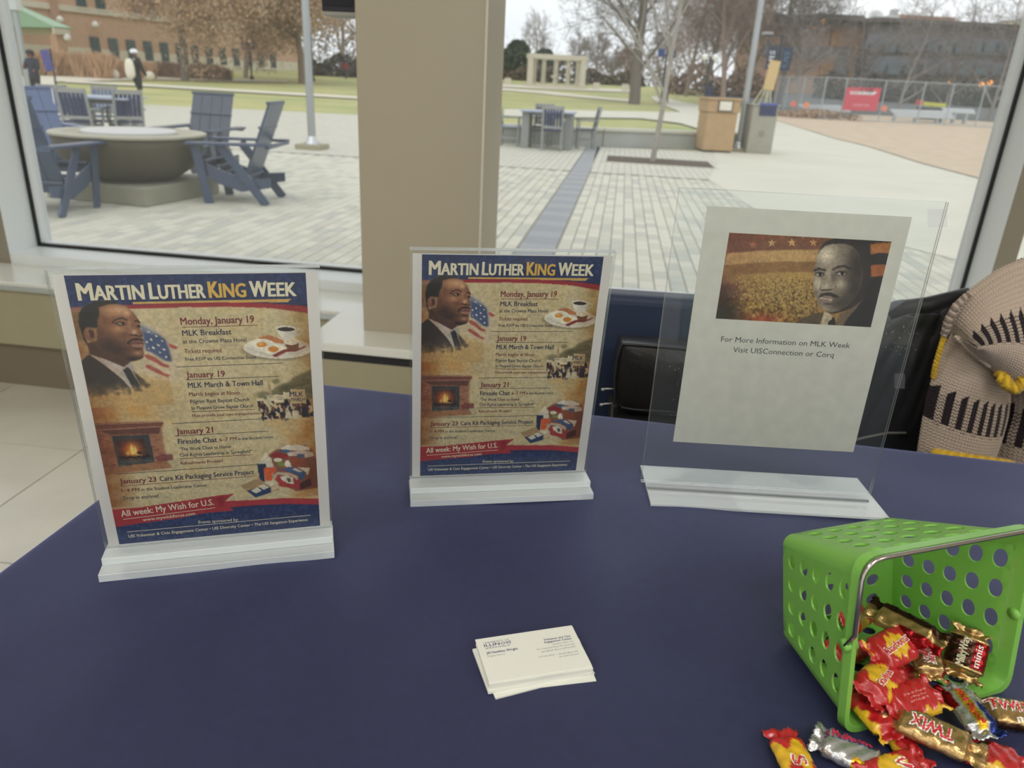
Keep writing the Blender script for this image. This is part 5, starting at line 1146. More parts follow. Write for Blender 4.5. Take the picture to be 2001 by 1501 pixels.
for (s_, x, z, w, h, m_) in (('R.L. VOGEN', .8, .92, wB - 1.25, .26, M_post), ('CONSTRUCTION', .5, .2, wB - 1.0, .16, mat('pale_pink', (232, 190, 194), .6))):
    V, F = text_mesh(s_, w, h, 0, res=1); me = bpy.data.meshes.new('lettering'); me.from_pydata([tuple(bp_(x + a_, z + b_, .03)) for a_, b_ in V], [], F); me.materials.append(m_); link(bpy.data.objects.new('lettering', me), ban)
# pipes and gear behind fence
M_pipe = mat('pale_pipe', (206, 214, 220), .5)
for k, (x0, x1, y, yb, n, lab) in enumerate([(1560, 1650, 205, 48.5, 4, 'stack of pale pipes behind the fence left of the red banner'), (1740, 1850, 215, 48.0, 5, 'stack of pale blue pipes behind the fence right of the red banner'), (1840, 1900, 212, 49.5, 3, 'short stack of pale boards behind the fence')]):
    a = at(x0, y, yb); b = at(x1, y + 3, yb); t = thing('pipe_stack', lab, 'pipes', Vector((a.x, a.y, gz(yb))))
    for j in range(n * 2): dz = (j % n) * .09; dy = (j // n) * .3; MB().tube([Vector((a.x + .1 * j, a.y + dy, a.z - dz)), Vector((b.x + .08 * j, b.y + dy, b.z - dz))], .05, 6).build('pipe', M_pipe, t, world=True)
    for f in (.12, .5, .88): p = a.lerp(b, f); MB().bar(Vector((p.x, p.y + .15, gz(yb))), Vector((p.x, p.y + .15, p.z - .1 * n + .1)), .12, .3).build('trestle', M_galv, t, world=True)
q = at(1820, 203, 50); t = thing('boom_lift', 'small yellow boom platform behind the fence', 'machine', (q.x, 50, gz(50)))
M_yl = mat('safety_yellow', (206, 204, 70), .5)
MB().bar((-.85, 0, q.z - gz(50)), (.85, 0, q.z - gz(50) - .05), .3, .22).build('boom', M_yl, t); MB().box((0, 0, .5), (1.3, .8, .7)).build('chassis', M_dark, t); MB().box((-.75, 0, q.z - gz(50) + .05), (.25, .5, .3)).build('bucket', mat('safety_red', (196, 72, 56), .5), t); MB().bar((0, 0, .8), (.2, 0, q.z - gz(50)), .14, .14).build('mast', M_yl, t)
for k, (px, py, c, lab) in enumerate([(1550, 203, (216, 116, 104), 'small red warning disc on the fence, farthest left'), (1576, 205, (222, 140, 100), 'small orange warning disc on the fence left of the banner'), (1728, 212, (222, 132, 110), 'pale orange sign hanging on the post right of the banner')]):
    q = at(px, py, 45.1); o = MB().lathe([(.0, -.02), (.16, -.02), (.16, .02), (.0, .02)], 16).build('warning_sign', mat('warn%d' % k, c, .6)); o.rotation_euler = (pi / 2, 0, 0); o.location = q; o.name = 'warning_sign'; tag(o, lab, 'sign')
# ------------------------------------------------------------------ trees
def tree_mesh(h, tr, seed, lv=4, nb=(5, 5, 4, 3), spread=.6, first=.25, up=.35, leader=True, tw=.6, cr=.52, sides=(8, 5, 4, 3, 3), minr=.008, lean=(0, 0)):
    g = np.random.default_rng(seed); mb = MB(); tips = []
    def grow(p, d, L, r, l):
        n = 4 if l == 0 else 3; pts = [p.copy()]; rs = [r]; dd = d.copy()
        for i in range(n):
            dd = (dd + Vector(g.normal(0, .07 + .05 * l, 3)) + Vector((0, 0, up * .12 * (l > 0)))).normalized(); p = p + dd * (L / n); pts.append(p.copy()); rs.append(max(minr, r * (1 - (i + 1) / n * (tw if l < lv else .8))))
        mb.tube(pts, rs, sides[min(l, 4)], caps=False)
        if l >= lv: tips.append(pts[-1]); tips.append(pts[-2]); return
        k = nb[min(l, len(nb) - 1)]
        for i in range(k):
            f = first + (1 - first) * (i + g.uniform(.2, .8)) / k if l == 0 else .25 + .75 * (i + g.uniform(.2, .9)) / k
            f = min(f, .99); q = f * n; j = int(q); pp = pts[j].lerp(pts[min(j + 1, n)], q - j)
            a = g.uniform(0, 2 * pi); o = dd.orthogonal().normalized(); o = Matrix.Rotation(a, 3, dd) @ o
            nd = (dd * (1 - spread) + o * spread + Vector((0, 0, up * .5))).normalized()
            grow(pp, nd, L * g.uniform(.5, .72) * (1.0 if l else (1.0 - .5 * f) * (.75 if cr < .4 else 1.1)), max(minr, rs[j] * g.uniform(cr * .85, cr * 1.15)), l + 1)
        if l == 0 and leader: grow(pts[-1], dd, L * .4, rs[-1], 1)
    grow(Vector((0, 0, -.1)), Vector((lean[0], lean[1], 1)).normalized(), h * .72, tr, 0)
    return mb, tips
M_bark = mat('grey_bark', (116, 108, 100), .95, var=.1, vs=4); M_bark2 = mat('brown_bark', (142, 124, 110), .95, var=.1, vs=4); M_bark3 = mat('pale_bark', (158, 152, 142), .9, var=.12, vs=7); M_rus = mat('russet_twig', (156, 134, 124), .95); M_far = mat('hazy_twig', (150, 140, 136), .95)  # brown bark and russet twig paled to imitate haze over distance
M_leaf = mat('tan_oak_leaf', (206, 176, 148), .9, col2=(182, 154, 130), vs=1.2)
def tree(label, px, y, h, tr, seed, bark, leaves=0, lr=.16, ls=1.6, lm=None, name='bare_tree', **k):
    q = at(px, 150, y); mb, tips = tree_mesh(h, tr, seed, **k)
    t = thing(name, label, 'tree', (q.x, y, gz(y)))
    mb.build('branches', bark, t, smooth=True)
    if leaves:
        g = np.random.default_rng(seed + 100); T = np.array([tuple(p) for p in tips]); idx = g.integers(0, len(T), leaves); P = T[idx] + g.normal(0, ls * .35, (leaves, 3)); A_ = g.normal(0, 1, (leaves, 3)); A_ /= np.linalg.norm(A_, axis=1)[:, None]; B2 = np.cross(A_, g.normal(0, 1, (leaves, 3))); B2 /= np.linalg.norm(B2, axis=1)[:, None]
        s = lr * g.uniform(.6, 1.2, (leaves, 1)); V = np.stack([P - A_ * s, P - B2 * s * .5, P + A_ * s, P + B2 * s * .5], 1).reshape(-1, 3)
        me = bpy.data.meshes.new('foliage'); F = np.arange(leaves * 4).reshape(-1, 4); me.from_pydata(V.tolist(), [], F.tolist()); me.materials.append(lm or M_leaf); tag(link(bpy.data.objects.new('foliage', me), t), kind='stuff')
    return t
tree('tan-leaved oak with a grey trunk before the brick building', 362, 57, 12.5, .34, 1, M_bark, 52000, .12, 2.0, name='oak_tree', first=.38, spread=.72, up=.2, nb=(9, 5, 4, 3))
tree('tan-leaved oak behind the left flag pole', 590, 66, 12, .32, 2, M_bark2, 60000, .13, 2.1, name='oak_tree', first=.3, spread=.7, up=.2, nb=(9, 5, 4, 3))
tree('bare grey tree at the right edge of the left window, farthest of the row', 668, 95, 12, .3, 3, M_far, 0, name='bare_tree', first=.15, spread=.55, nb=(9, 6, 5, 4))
tree('bare grey tree between the two tan oaks, beyond the lawn', 480, 72, 11, .22, 44, M_far, 20000, .12, 2.0, name='bare_tree', first=.3, spread=.6, nb=(7, 5, 4, 3))
tree('large bare dark-trunked oak at the middle of the right window', 1245, 57, 16, .42, 4, M_bark, 0, name='bare_tree', first=.16, spread=.62, up=.3, nb=(20, 8, 6, 4), minr=.010, cr=.34)
tree('young pale-barked tree rising from the mulch pit', 1293, 14.62, 5.6, .055, 11, M_bark3, 0, name='young_tree', first=.22, spread=.5, up=.55, nb=(9, 5, 3, 3), minr=.0035, lean=(.10, 0), lv=3)
for k, (px, y, h, s, b, lab) in enumerate([(1385, 68, 14, 21, M_bark2, 'bare brown tree just right of the young tree'), (1420, 60, 13, 22, M_rus, 'reddish bare tree behind the tan litter bin'), (1465, 64, 15, 23, M_bark, 'tall bare tree behind the right flag pole'), (1345, 80, 14, 24, M_bark2, 'bare brown tree far behind the walking person'), (1530, 62, 15, 25, M_bark, 'tall bare tree by the lamp post with navy banners')]):
    tree(lab, px, y, h, .22, s, b, 0, name='bare_tree', first=.14, spread=.58, up=.35, nb=(16, 8, 6, 4), minr=.012, cr=.36)
for k, (px, y, h, s, lab) in enumerate([(1568, 58, 6.5, 31, 'small bare tree before the rust brick wall'), (1770, 62, 8.5, 32, 'spreading bare tree right of the red banner, behind the fence'), (1860, 64, 8.5, 33, 'bare tree before the dark building, near the amber lamps'), (1955, 60, 8.5, 34, 'bare tree at the right edge of the right window'), (1690, 66, 7, 35, 'bare tree directly behind the red banner')]):
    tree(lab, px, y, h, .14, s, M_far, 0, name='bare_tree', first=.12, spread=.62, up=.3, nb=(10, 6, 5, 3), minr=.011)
M_ever = mat('evergreen', (84, 98, 80), .95, col2=(62, 76, 62), vs=1); M_hedge = mat('brown_hedge', (122, 106, 88), 1, col2=(96, 88, 70), vs=1)
def bushy(label, name, px, y, w, h, m, n, seed, cat='tree'):
    q = at(px, 150, y); g = np.random.default_rng(seed); t = thing(name, label, cat, (q.x, y, gz(y)))
    u = g.uniform(0, 1, n); a = g.uniform(0, 2 * pi, n); rr = w / 2 * np.sqrt(g.uniform(.2, 1, n)) * np.sqrt(np.clip(1 - ((u - .35) / .68) ** 2, .05, 1)); P = np.stack([rr * np.cos(a), rr * np.sin(a), u * h], 1)
    A_ = g.normal(0, 1, (n, 3)); A_ /= np.linalg.norm(A_, axis=1)[:, None]; B2 = np.cross(A_, g.normal(0, 1, (n, 3))); B2 /= np.linalg.norm(B2, axis=1)[:, None]; s = .22
    V = np.stack([P - A_ * s, P - B2 * s * .6, P + A_ * s, P + B2 * s * .6], 1).reshape(-1, 3)
    me = bpy.data.meshes.new('foliage'); me.from_pydata(V.tolist(), [], np.arange(n * 4).reshape(-1, 4).tolist()); me.materials.append(m); tag(link(bpy.data.objects.new('foliage', me), t), kind='stuff')
    MB().tube([(0, 0, -.1), (0, 0, h * .7)], [.2, .05], 6).build('trunk', M_bark, t)
bushy('dark evergreen tree left of the colonnade', 'evergreen_tree', 1010, 105, 4.0, 4.6, M_ever, 3500, 1); bushy('dark evergreen tree at the left edge of the right window', 'evergreen_tree', 985, 108, 4, 3.6, M_ever, 2500, 2); bushy('olive evergreen seen between the colonnade columns', 'evergreen_tree', 1062, 112, 3.6, 4.0, M_ever, 2500, 3)
for k, (px, y, h, s, lab) in enumerate([(1050, 130, 9, 41, 'hazy bare tree rising behind the colonnade'), (1122, 118, 6, 42, 'hazy bare tree right behind the colonnade'), (1165, 112, 6, 43, 'small bare tree right of the colonnade'), (1195, 115, 4.5, 44, 'smallest bare tree between colonnade and oak'), (1290, 110, 7, 45, 'hazy bare tree left of the far path'), (1225, 105, 4.5, 46, 'russet bare tree beside the oak trunk')]):
    tree(lab, px, y, h, .16, s, M_far if k != 5 else M_rus, 0, name='bare_tree', first=.1, spread=.5, up=.35, nb=(10, 6, 5, 3), minr=.016)
def hedge(label, px0, px1, y, h, m, seed, s=.25, dens=170):
    a = at(px0, 150, y); b = at(px1, 150, y); g = np.random.default_rng(seed); L_ = (b.x - a.x); n = int(L_ * dens); u = g.uniform(0, 1, n); P = np.stack([u * L_, g.normal(0, .8, n), g.uniform(0, 1, n) * h * (.75 + .25 * np.sin(u * L_ * 1.3 + seed))], 1); A_ = g.normal(0, 1, (n, 3)); A_ /= np.linalg.norm(A_, axis=1)[:, None]; B2 = np.cross(A_, g.normal(0, 1, (n, 3))); B2 /= np.linalg.norm(B2, axis=1)[:, None]
    V = np.stack([P - A_ * s, P - B2 * s * .6, P + A_ * s, P + B2 * s * .6], 1).reshape(-1, 3); me = bpy.data.meshes.new('hedge'); me.from_pydata(V.tolist(), [], np.arange(n * 4).reshape(-1, 4).tolist()); me.materials.append(m); o = link(bpy.data.objects.new('hedge', me)); o.location = (a.x, y, gz(y)); tag(o, label, 'hedge', kind='stuff')
hedge('low brown hedge right of the colonnade', 1145, 1260, 98, 1.7, M_hedge, 1); hedge('low brown hedge left of the colonnade', 960, 1035, 98, 1.6, M_hedge, 2); hedge('dark hedge at the far right of the left window', 600, 760, 84, 2.2, mat('dark_hedge', (84, 78, 66), 1), 3)
hedge('dark brown undergrowth behind the walking person', 1310, 1500, 84, 3.2, M_sh, 4); hedge('tan dry planting at the foot of the fence', 1535, 1680, 46.6, .5, mat('dry_planting', (190, 166, 144), 1, col2=(160, 138, 120), vs=3), 5, .10, 400); hedge('dark undergrowth at the foot of the dark building', 1600, 2100, 90, 3.0, mat('dark_scrub', (74, 70, 64), 1), 6)
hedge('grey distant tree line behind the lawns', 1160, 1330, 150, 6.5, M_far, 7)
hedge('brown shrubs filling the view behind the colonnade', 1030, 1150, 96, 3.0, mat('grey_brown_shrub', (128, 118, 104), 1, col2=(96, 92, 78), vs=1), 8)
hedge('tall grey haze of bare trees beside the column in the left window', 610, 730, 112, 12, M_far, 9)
# ------------------------------------------------------------------ people outside (one skinned body each, clothes coloured by region)
def figure(label, x, y, rz, H, pose, cols, hat=None, bag=None):
    """pose: dict joint->(x,y,z) in units of H; cols: skin, top, trousers, shoes (sRGB)"""
    t = thing('person', label, 'person', (x, y, gz(y)), rz)
    J = pose; E_ = []; names = list(J.keys()); ix = {n: i for i, n in enumerate(names)}
    for a, b in (('pel', 'che'), ('che', 'nec'), ('nec', 'hea'), ('hea', 'top'), ('che', 'shL'), ('shL', 'elL'), ('elL', 'haL'), ('che', 'shR'), ('shR', 'elR'), ('elR', 'haR'), ('pel', 'hiL'), ('hiL', 'knL'), ('knL', 'anL'), ('anL', 'toL'), ('pel', 'hiR'), ('hiR', 'knR'), ('knR', 'anR'), ('anR', 'toR')): E_.append((ix[a], ix[b]))
    R = dict(pel=.088, che=.098, nec=.036, hea=.058, top=.040, shL=.05, shR=.05, elL=.034, elR=.034, haL=.024, haR=.024, hiL=.066, hiR=.066, knL=.042, knR=.042, anL=.028, anR=.028, toL=.024, toR=.024)
    me = bpy.data.meshes.new('body'); me.from_pydata([tuple(v * H for v in J[n]) for n in names], E_, []); o = bpy.data.objects.new('body', me); COL.objects.link(o)
    sk = o.modifiers.new('k', 'SKIN'); sv = me.skin_vertices[0].data
    for n in names: r = R[n] * H; sv[ix[n]].radius = (r, r * (.75 if n in ('pel', 'che') else 1)); sv[ix[n]].use_root = (n == 'pel')
    sb = o.modifiers.new('u', 'SUBSURF'); sb.levels = 2; sb.render_levels = 2
    dg = bpy.context.evaluated_depsgraph_get(); m2 = bpy.data.meshes.new_from_object(o.evaluated_get(dg)); bpy.data.objects.remove(o)
    V = np.zeros(len(m2.vertices) * 3); m2.vertices.foreach_get('co', V); V = V.reshape(-1, 3) / H
    C_ = np.ones((len(V), 4)); jt = {n: np.array(J[n]) for n in names}
    sk_, tp_c, tr_c, sh_c = [np.array(lin(c)) for c in cols]
    C_[:, :3] = tp_c
    C_[V[:, 2] < J['pel'][2] - .005] = [*tr_c, 1]
    for a in ('L', 'R'):
        C_[np.linalg.norm(V - jt['ha' + a], axis=1) < .036] = [*sk_, 1]
        C_[np.linalg.norm(V - jt['to' + a], axis=1) < .05] = [*sh_c, 1]; C_[(np.linalg.norm(V - jt['an' + a], axis=1) < .032)] = [*sh_c, 1]
        # trouser colour for thighs only below the hips; sleeves keep the top colour
        C_[(np.linalg.norm(V - jt['el' + a], axis=1) < .07)] = [*tp_c, 1]
    C_[V[:, 2] > J['nec'][2] + .012] = [*sk_, 1]
    ca = m2.color_attributes.new('Col', 'FLOAT_COLOR', 'POINT'); ca.data.foreach_set('color', C_.astype(np.float32).ravel())
    m2.materials.clear(); m2.materials.append(mat('figure_cloth', vcol=True, rough=.85)); m2.polygons.foreach_set('use_smooth', [True] * len(m2.polygons))
    m2.name = 'body'; link(bpy.data.objects.new('body', m2), t)
    hx, hy, hz = [v * H for v in J['hea']]
    # face features and hair or cap
    MB().lathe([(.005, -.012), (.012, -.004), (.01, .02), (.003, .03)], 8, (hx, hy + .058 * H, hz)).build('nose', mat('skin%d' % cols[0][0], cols[0], .6), t)
    if hat: hair_c, isdome = hat
    else: hair_c, isdome = (34, 28, 28), True
    mb = MB(); mb.lathe([(.066 * H, -.005 * H), (.070 * H, .02 * H), (.062 * H, .045 * H), (.04 * H, .062 * H), (.005, .068 * H)], 16, (hx, hy - .006 * H, hz))
    mb.build('cap' if hat else 'hair', mat('head%d' % hair_c[0], hair_c, .8), t, smooth=True)
    if hat: MB().prism([(-.04 * H, 0), (.04 * H, 0), (.03 * H, .065 * H), (-.03 * H, .065 * H)], 0, .01, None, Matrix.Translation((hx, hy + .05 * H, hz + .008 * H))).build('cap_peak', mat('head%d' % hair_c[0], hair_c, .8), t)
    else: MB().lathe([(.05 * H, -.05 * H), (.062 * H, -.02 * H), (.066 * H, .01 * H)], 12, (hx, hy - .018 * H, hz)).build('hair_back', mat('head%d' % hair_c[0], hair_c, .8), t, smooth=True)
    return t
def P_walk(k=1):
    return dict(pel=(0, 0, .53), che=(0, -.005, .74), nec=(0, 0, .84), hea=(0, .012, .915), top=(0, .012, .955), shL=(-.105, 0, .80), elL=(-.135, -.05 * k, .64), haL=(-.12, .03 * k, .50), shR=(.105, 0, .80), elR=(.135, .04 * k, .64), haR=(.12, .12 * k, .53),
                hiL=(-.052, 0, .50), knL=(-.055, .07 * k, .28), anL=(-.055, .03 * k, .045), toL=(-.055, .10, .018), hiR=(.052, 0, .50), knR=(.055, .0 * k, .28), anR=(.055, -.14 * k, .07), toR=(.055, -.09, .02))
pB = figure('person in black walking away in a white cap with a large white backpack', -12.42, 25.3, radians(-30), 1.72, P_walk(), ((120, 84, 66), (28, 27, 34), (30, 28, 34), (222, 222, 220)), hat=((236, 238, 242), True))
bp = thing('backpack', 'large cream backpack worn by the person in the white cap', 'backpack', (-12.42, 25.3, 0), radians(-30))
MB().lathe([(.02, -.30), (.15, -.27), (.19, -.14), (.185, .05), (.15, .2), (.08, .27), (.02, .28)], 18, (0, 0, 0)).build('pack', mat('cream_canvas', (226, 220, 202), .85), bp, smooth=True)
bp.children[0].location = (0, -.20, 1.12); bp.children[0].scale = (1, .62, 1)
for s in (-1, 1): MB().tube([(s * .1, -.13, 1.36), (s * .115, -.02, 1.43), (s * .12, .09, 1.36), (s * .12, .1, 1.15), (s * .12, -.05, 1.0)], .016, 6).build('strap', mat('cream_canvas', (226, 220, 202), .85), bp)
pD = dict(P_walk(.3)); pD.update(elR=(.15, .04, .66), haR=(.08, .12, .70), elL=(-.15, .02, .66), haL=(-.09, .1, .62))
figure('person in a dark jacket facing the window beside the purple banner', at(83, 240, 22).x, 22, radians(165), 1.5, pD, ((150, 92, 74), (44, 46, 60), (40, 34, 38), (60, 58, 60)))
figure('distant person in navy walking along the far right path', G(1358, 218).x, G(1358, 218).y - 3, radians(190), 1.72, P_walk(.5), ((120, 90, 74), (40, 44, 70), (34, 36, 54), (200, 198, 196)))
figure('smallest distant person in dark clothes by the lamp post with blue banners', G(1300, 203).x, G(1300, 203).y, radians(20), 1.7, P_walk(.7), ((120, 90, 74), (44, 44, 50), (36, 36, 42), (80, 80, 80)))
figure('distant person in a red top at the right edge of the left window', at(676, 160, 78).x, 78, radians(180), 1.7, P_walk(.4), ((140, 100, 84), (150, 44, 60), (60, 62, 84), (120, 120, 120)))
# ------------------------------------------------------------------ chairs, bag, coat and sweater behind the table
M_uph = mat('navy_upholstery', (38, 52, 78), .6, var=.05, vs=30, bump=.15, bs=500, sheen=.3); M_leg = mat('chair_leg', (60, 60, 62), .4, metal=.8)
def soft_chair(label, x, y, rz, w, zt_):
    t = thing('lounge_chair', label, 'chair', (x, y, 0), rz)
    r = .07; pl = []
    for (cx_, cz_, a0) in ((w / 2 - r, zt_ - r, 0), (-w / 2 + r, zt_ - r, 90)):
        for k in range(9): a = radians(a0 + k * 90 / 8); pl.append((cx_ + r * cos(a), cz_ + r * sin(a)))
    pl += [(-w / 2, .30), (w / 2, .30)]
    MB().prism(pl, -.035, .035, None, Matrix(((1, 0, 0, 0), (0, 0, 1, .035), (0, 1, 0, 0), (0, 0, 0, 1)))).build('backrest', M_uph, t, bevel=.018, seg=4)
    MB().box((0, -.27, .40), (w - .02, .52, .11)).build('seat', M_uph, t, bevel=.03, seg=3)
    for sx in (-1, 1):
        for yy in (-.48, .02): MB().tube([(sx * (w / 2 - .05), yy, 0), (sx * (w / 2 - .07), yy * .95, .35)], .013, 10).build('leg', M_leg, t)
    return t
yb = 1.44; a = at(1085, 584, yb); b = at(1600, 600, yb)
soft_chair('navy upholstered chair behind the table, between the middle and right sign holders', (a.x + b.x) / 2, yb, radians(-3), b.x - a.x, at(1290, 584, yb).z)
soft_chair('navy upholstered chair at the right, hidden under the coat and sweater', 1.02, 1.50, radians(-6), .50, .84)

def patch(Lc, Rc, y, nu, nv, bulge=0.0, disp=None, colf=None, curveL=None):
    """ruled cloth patch between two survey curves (px,py[,dy]); local depth bulges towards the table"""
    def samp(C, n):
        C = np.array([(c[0], c[1], (c[2] if len(c) > 2 else 0)) for c in C], float); d = np.r_[0, np.cumsum(np.hypot(*np.diff(C[:, :2], axis=0).T))]; d /= d[-1]; t = np.linspace(0, 1, n)
        P = []
        for u in t:
            i = min(int(np.searchsorted(d, u, 'right')) - 1, len(C) - 2); i = max(i, 0); f = (u - d[i]) / (d[i + 1] - d[i])
            p0, p1, p2, p3 = C[max(i - 1, 0)], C[i], C[i + 1], C[min(i + 2, len(C) - 1)]
            P.append(.5 * (2 * p1 + (p2 - p0) * f + (2 * p0 - 5 * p1 + 4 * p2 - p3) * f * f + (3 * p1 - p0 - 3 * p2 + p3) * f ** 3))
        return np.array(P)
    A_, B2 = samp(Lc, nv), samp(Rc, nv); mb = MB(); V = np.zeros((nv, nu, 3))
    for j in range(nv):
        pa, pb = at(A_[j, 0], A_[j, 1], y + A_[j, 2]), at(B2[j, 0], B2[j, 1], y + B2[j, 2])
        for i in range(nu):
            s = i / (nu - 1); V[j, i] = pa.lerp(pb, s); V[j, i, 1] -= bulge * sin(pi * s) ** .7
    if disp is not None:
        S, T_ = np.meshgrid(np.linspace(0, 1, nu), np.linspace(0, 1, nv)); du = np.gradient(V, axis=1); dv = np.gradient(V, axis=0); n = np.cross(du, dv); n /= np.linalg.norm(n, axis=2)[..., None] + 1e-12
        n *= np.where(n[..., 1:2] > 0, -1, 1); V = V + n * disp(S, T_)[..., None]
    mb.v = [tuple(p) for p in V.reshape(-1, 3)]; mb.f = [(j * nu + i, j * nu + i + 1, (j + 1) * nu + i + 1, (j + 1) * nu + i) for j in range(nv - 1) for i in range(nu - 1)]; mb.mi = [0] * len(mb.f)
    if colf is not None:
        S, T_ = np.meshgrid(np.linspace(0, 1, nu), np.linspace(0, 1, nv)); mb.c = [tuple(c) for c in colf(S, T_).reshape(-1, 3)]
    return mb
M_coat = mat('black_coat_cloth', (22, 23, 27), .6, var=.1, vs=6, bump=.2, bs=40, sheen=.2)
def wr(S, T_):
    return .006 * np.sin(9 * S + 5 * T_) * np.sin(7 * T_ + 1) + .004 * np.sin(23 * S * (1 - .4 * T_) + 3 * T_) + .0022 * np.sin(47 * S + 21 * T_)
ct = thing('black_coat', 'black coat draped over the chair behind the right sign holder, next to the sweater', 'coat', at(1760, 880, 1.40))
ctl = [(1735, 626, .05), (1712, 652, .02), (1690, 700), (1668, 780), (1650, 860), (1630, 980)]; ctr = [(1905, 566, .05), (1915, 640, .02), (1925, 720), (1930, 800), (1935, 880), (1935, 990)]
patch(ctl, ctr, 1.40, 60, 50, .045, wr).build('front_panel', M_coat, ct, world=True, smooth=True, solid=.012)
mb = patch([(1733, 628, .05), (1742, 612, .10), (1755, 606, .16)], [(1905, 568, .05), (1900, 566, .10), (1895, 572, .16)], 1.40, 40, 12, .02, wr); mb.build('shoulder', M_coat, ct, world=True, smooth=True, solid=.012)
mb = MB().tube([at(1738, 618, 1.345), at(1772, 600, 1.34), at(1812, 597, 1.335), at(1850, 586, 1.335), at(1890, 572, 1.34)], [.008, .014, .016, .014, .01], 10); mb.build('collar', M_coat, ct, world=True, smooth=True)
mb = MB().tube([at(1640, 868, 1.335), at(1690, 855, 1.33), at(1735, 846, 1.335), at(1770, 846, 1.34)], .0022, 6); mb.build('drawstring', mat('grey_cord', (118, 116, 112), .8), ct, world=True)

# handbag
bgp = thing('handbag', 'black leather bag with rounded corners propped against the navy chair', 'bag', at(1300, 800, 1.34))
M_lea = mat('black_leather', (40, 38, 36), .34, var=.25, vs=9, bump=.35, bs=120, coat=.25)
y_ = 1.33
def bagp(px, py, y): return at(px, py, y)
out = [(1216, 672), (1300, 678), (1400, 688), (1470, 694), (1478, 720), (1470, 812), (1440, 818), (1330, 806), (1240, 800), (1214, 796), (1203, 780), (1203, 740), (1208, 700)]
mb = MB(); n = len(out); fr = [bagp(x, y2, y_ - .012) for x, y2 in out]; bk = [bagp(x, y2, y_) + Vector((0, .06, 0)) for x, y2 in out]
ctr_ = sum(fr, Vector()) / n + Vector((0, -.012, 0)); mid = [ctr_.lerp(p, .6) + Vector((0, -.004, 0)) for p in fr]; ed = [ctr_.lerp(p, .93) + Vector((0, -.002, 0)) for p in fr]
mb.add([ctr_] + mid + ed + fr + bk, [(0, 1 + (i + 1) % n, 1 + i) for i in range(n)] + [(1 + i, 1 + (i + 1) % n, 1 + n + (i + 1) % n, 1 + n + i) for i in range(n)] + [(1 + n + i, 1 + n + (i + 1) % n, 1 + 2 * n + (i + 1) % n, 1 + 2 * n + i) for i in range(n)] + [(1 + 2 * n + i, 1 + 2 * n + (i + 1) % n, 1 + 3 * n + (i + 1) % n, 1 + 3 * n + i) for i in range(n)] + [tuple(1 + 3 * n + i for i in range(n))])
mb.build('flap', M_lea, bgp, world=True, smooth=True, bevel=.003)
MB().tube([p + Vector((0, -.002, 0)) for p in fr], .0032, 8, closed=True).build('piping', mat('black_piping', (24, 24, 26), .3), bgp, world=True, smooth=True)
lo = [(1196, 790), (1470, 822), (1472, 960), (1188, 960)]
mb = MB(); f4 = [bagp(x, y2, y_ + .004) for x, y2 in lo]; b4 = [p + Vector((0, .07, 0)) for p in f4]; mb.add(f4 + b4, [(0, 1, 2, 3), (7, 6, 5, 4), (0, 4, 5, 1), (1, 5, 6, 2), (2, 6, 7, 3), (3, 7, 4, 0)]); mb.build('body', M_lea, bgp, world=True, bevel=.01)
for (x0, y0, x1, y1) in ((1178, 761, 1204, 760), (1175, 791, 1197, 788)):
    p, q = bagp(x0, y0, 1.322), bagp(x1, y1, 1.322); m = MB().tube([p, p.lerp(q, .25) + Vector((0, 0, .001)), q], .0016, 8); m.lathe([(.0005, -.003), (.0032, -.0015), (.0032, .0015), (.0005, .003)], 10, tuple(p)); m.build('zip_pull', mat('silver_pull', (206, 206, 204), .3, metal=.7), bgp, world=True, smooth=True)

# knitted sweater
BE, BK, YE = np.array(lin((198, 180, 163))), np.array(lin((52, 44, 48))), np.array(lin((226, 184, 60)))
def knit_disp(cols, rows, amp=.0016):
    def f(S, T_):
        c = S * cols; r = T_ * rows; fc = np.abs((c % 1) - .5) * 2
        return amp * (.75 * (1 - fc ** 2)) + amp * .55 * np.cos(2 * pi * (r + fc * .55)) * (1 - .3 * fc) + .004 * np.sin(6 * S + 3 * T_) * np.sin(4 * T_)
    return f
def knit_col(cols, rows, t0, t1, nf, jag=.03, hem=None):
    def f(S, T_):
        c = S * cols; r = T_ * rows; fc = np.abs((c % 1) - .5) * 2; fin = (S * nf) % 1
        black = ((T_ > t0 + jag * np.abs(fin - .5) * 2) & (T_ < t1 - jag * .5) & (fin < .52)) | ((T_ > t0 + .05) & (T_ < t1) & (fin >= .52) & (np.cos(2 * pi * (r + fc * .55)) < -.55))
        o = np.where(black[..., None], BK, BE)
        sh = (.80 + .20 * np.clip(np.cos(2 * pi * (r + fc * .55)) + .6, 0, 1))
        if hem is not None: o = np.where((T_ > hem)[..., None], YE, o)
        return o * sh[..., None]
    return f
M_knit = mat('knit_wool', vcol=True, rough=.95, spec=.1, sheen=.3)
sw = thing('knitted_sweater', 'chunky beige sweater with black bands and yellow edging draped at the right edge', 'sweater', at(1900, 900, 1.25))
L1 = [(1872, 630, .05), (1850, 668, .02), (1832, 715), (1816, 765), (1802, 830), (1791, 890), (1785, 960, .02)]; R1 = [(1945, 668, .04), (1962, 706, .03), (1968, 750, .03), (1966, 800, .03), (1952, 855, .03), (1938, 905, .03), (1930, 980, .04)]
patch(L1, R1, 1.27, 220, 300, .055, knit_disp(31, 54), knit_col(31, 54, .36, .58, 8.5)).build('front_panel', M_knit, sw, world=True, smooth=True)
L2 = [(1958, 640, .06), (1966, 720, .05), (1968, 790, .04), (1950, 850, .04), (1940, 905, .04), (1930, 980, .04)]; R2 = [(2075, 640, .04), (2085, 720), (2090, 790), (2090, 850), (2090, 905), (2090, 990)]
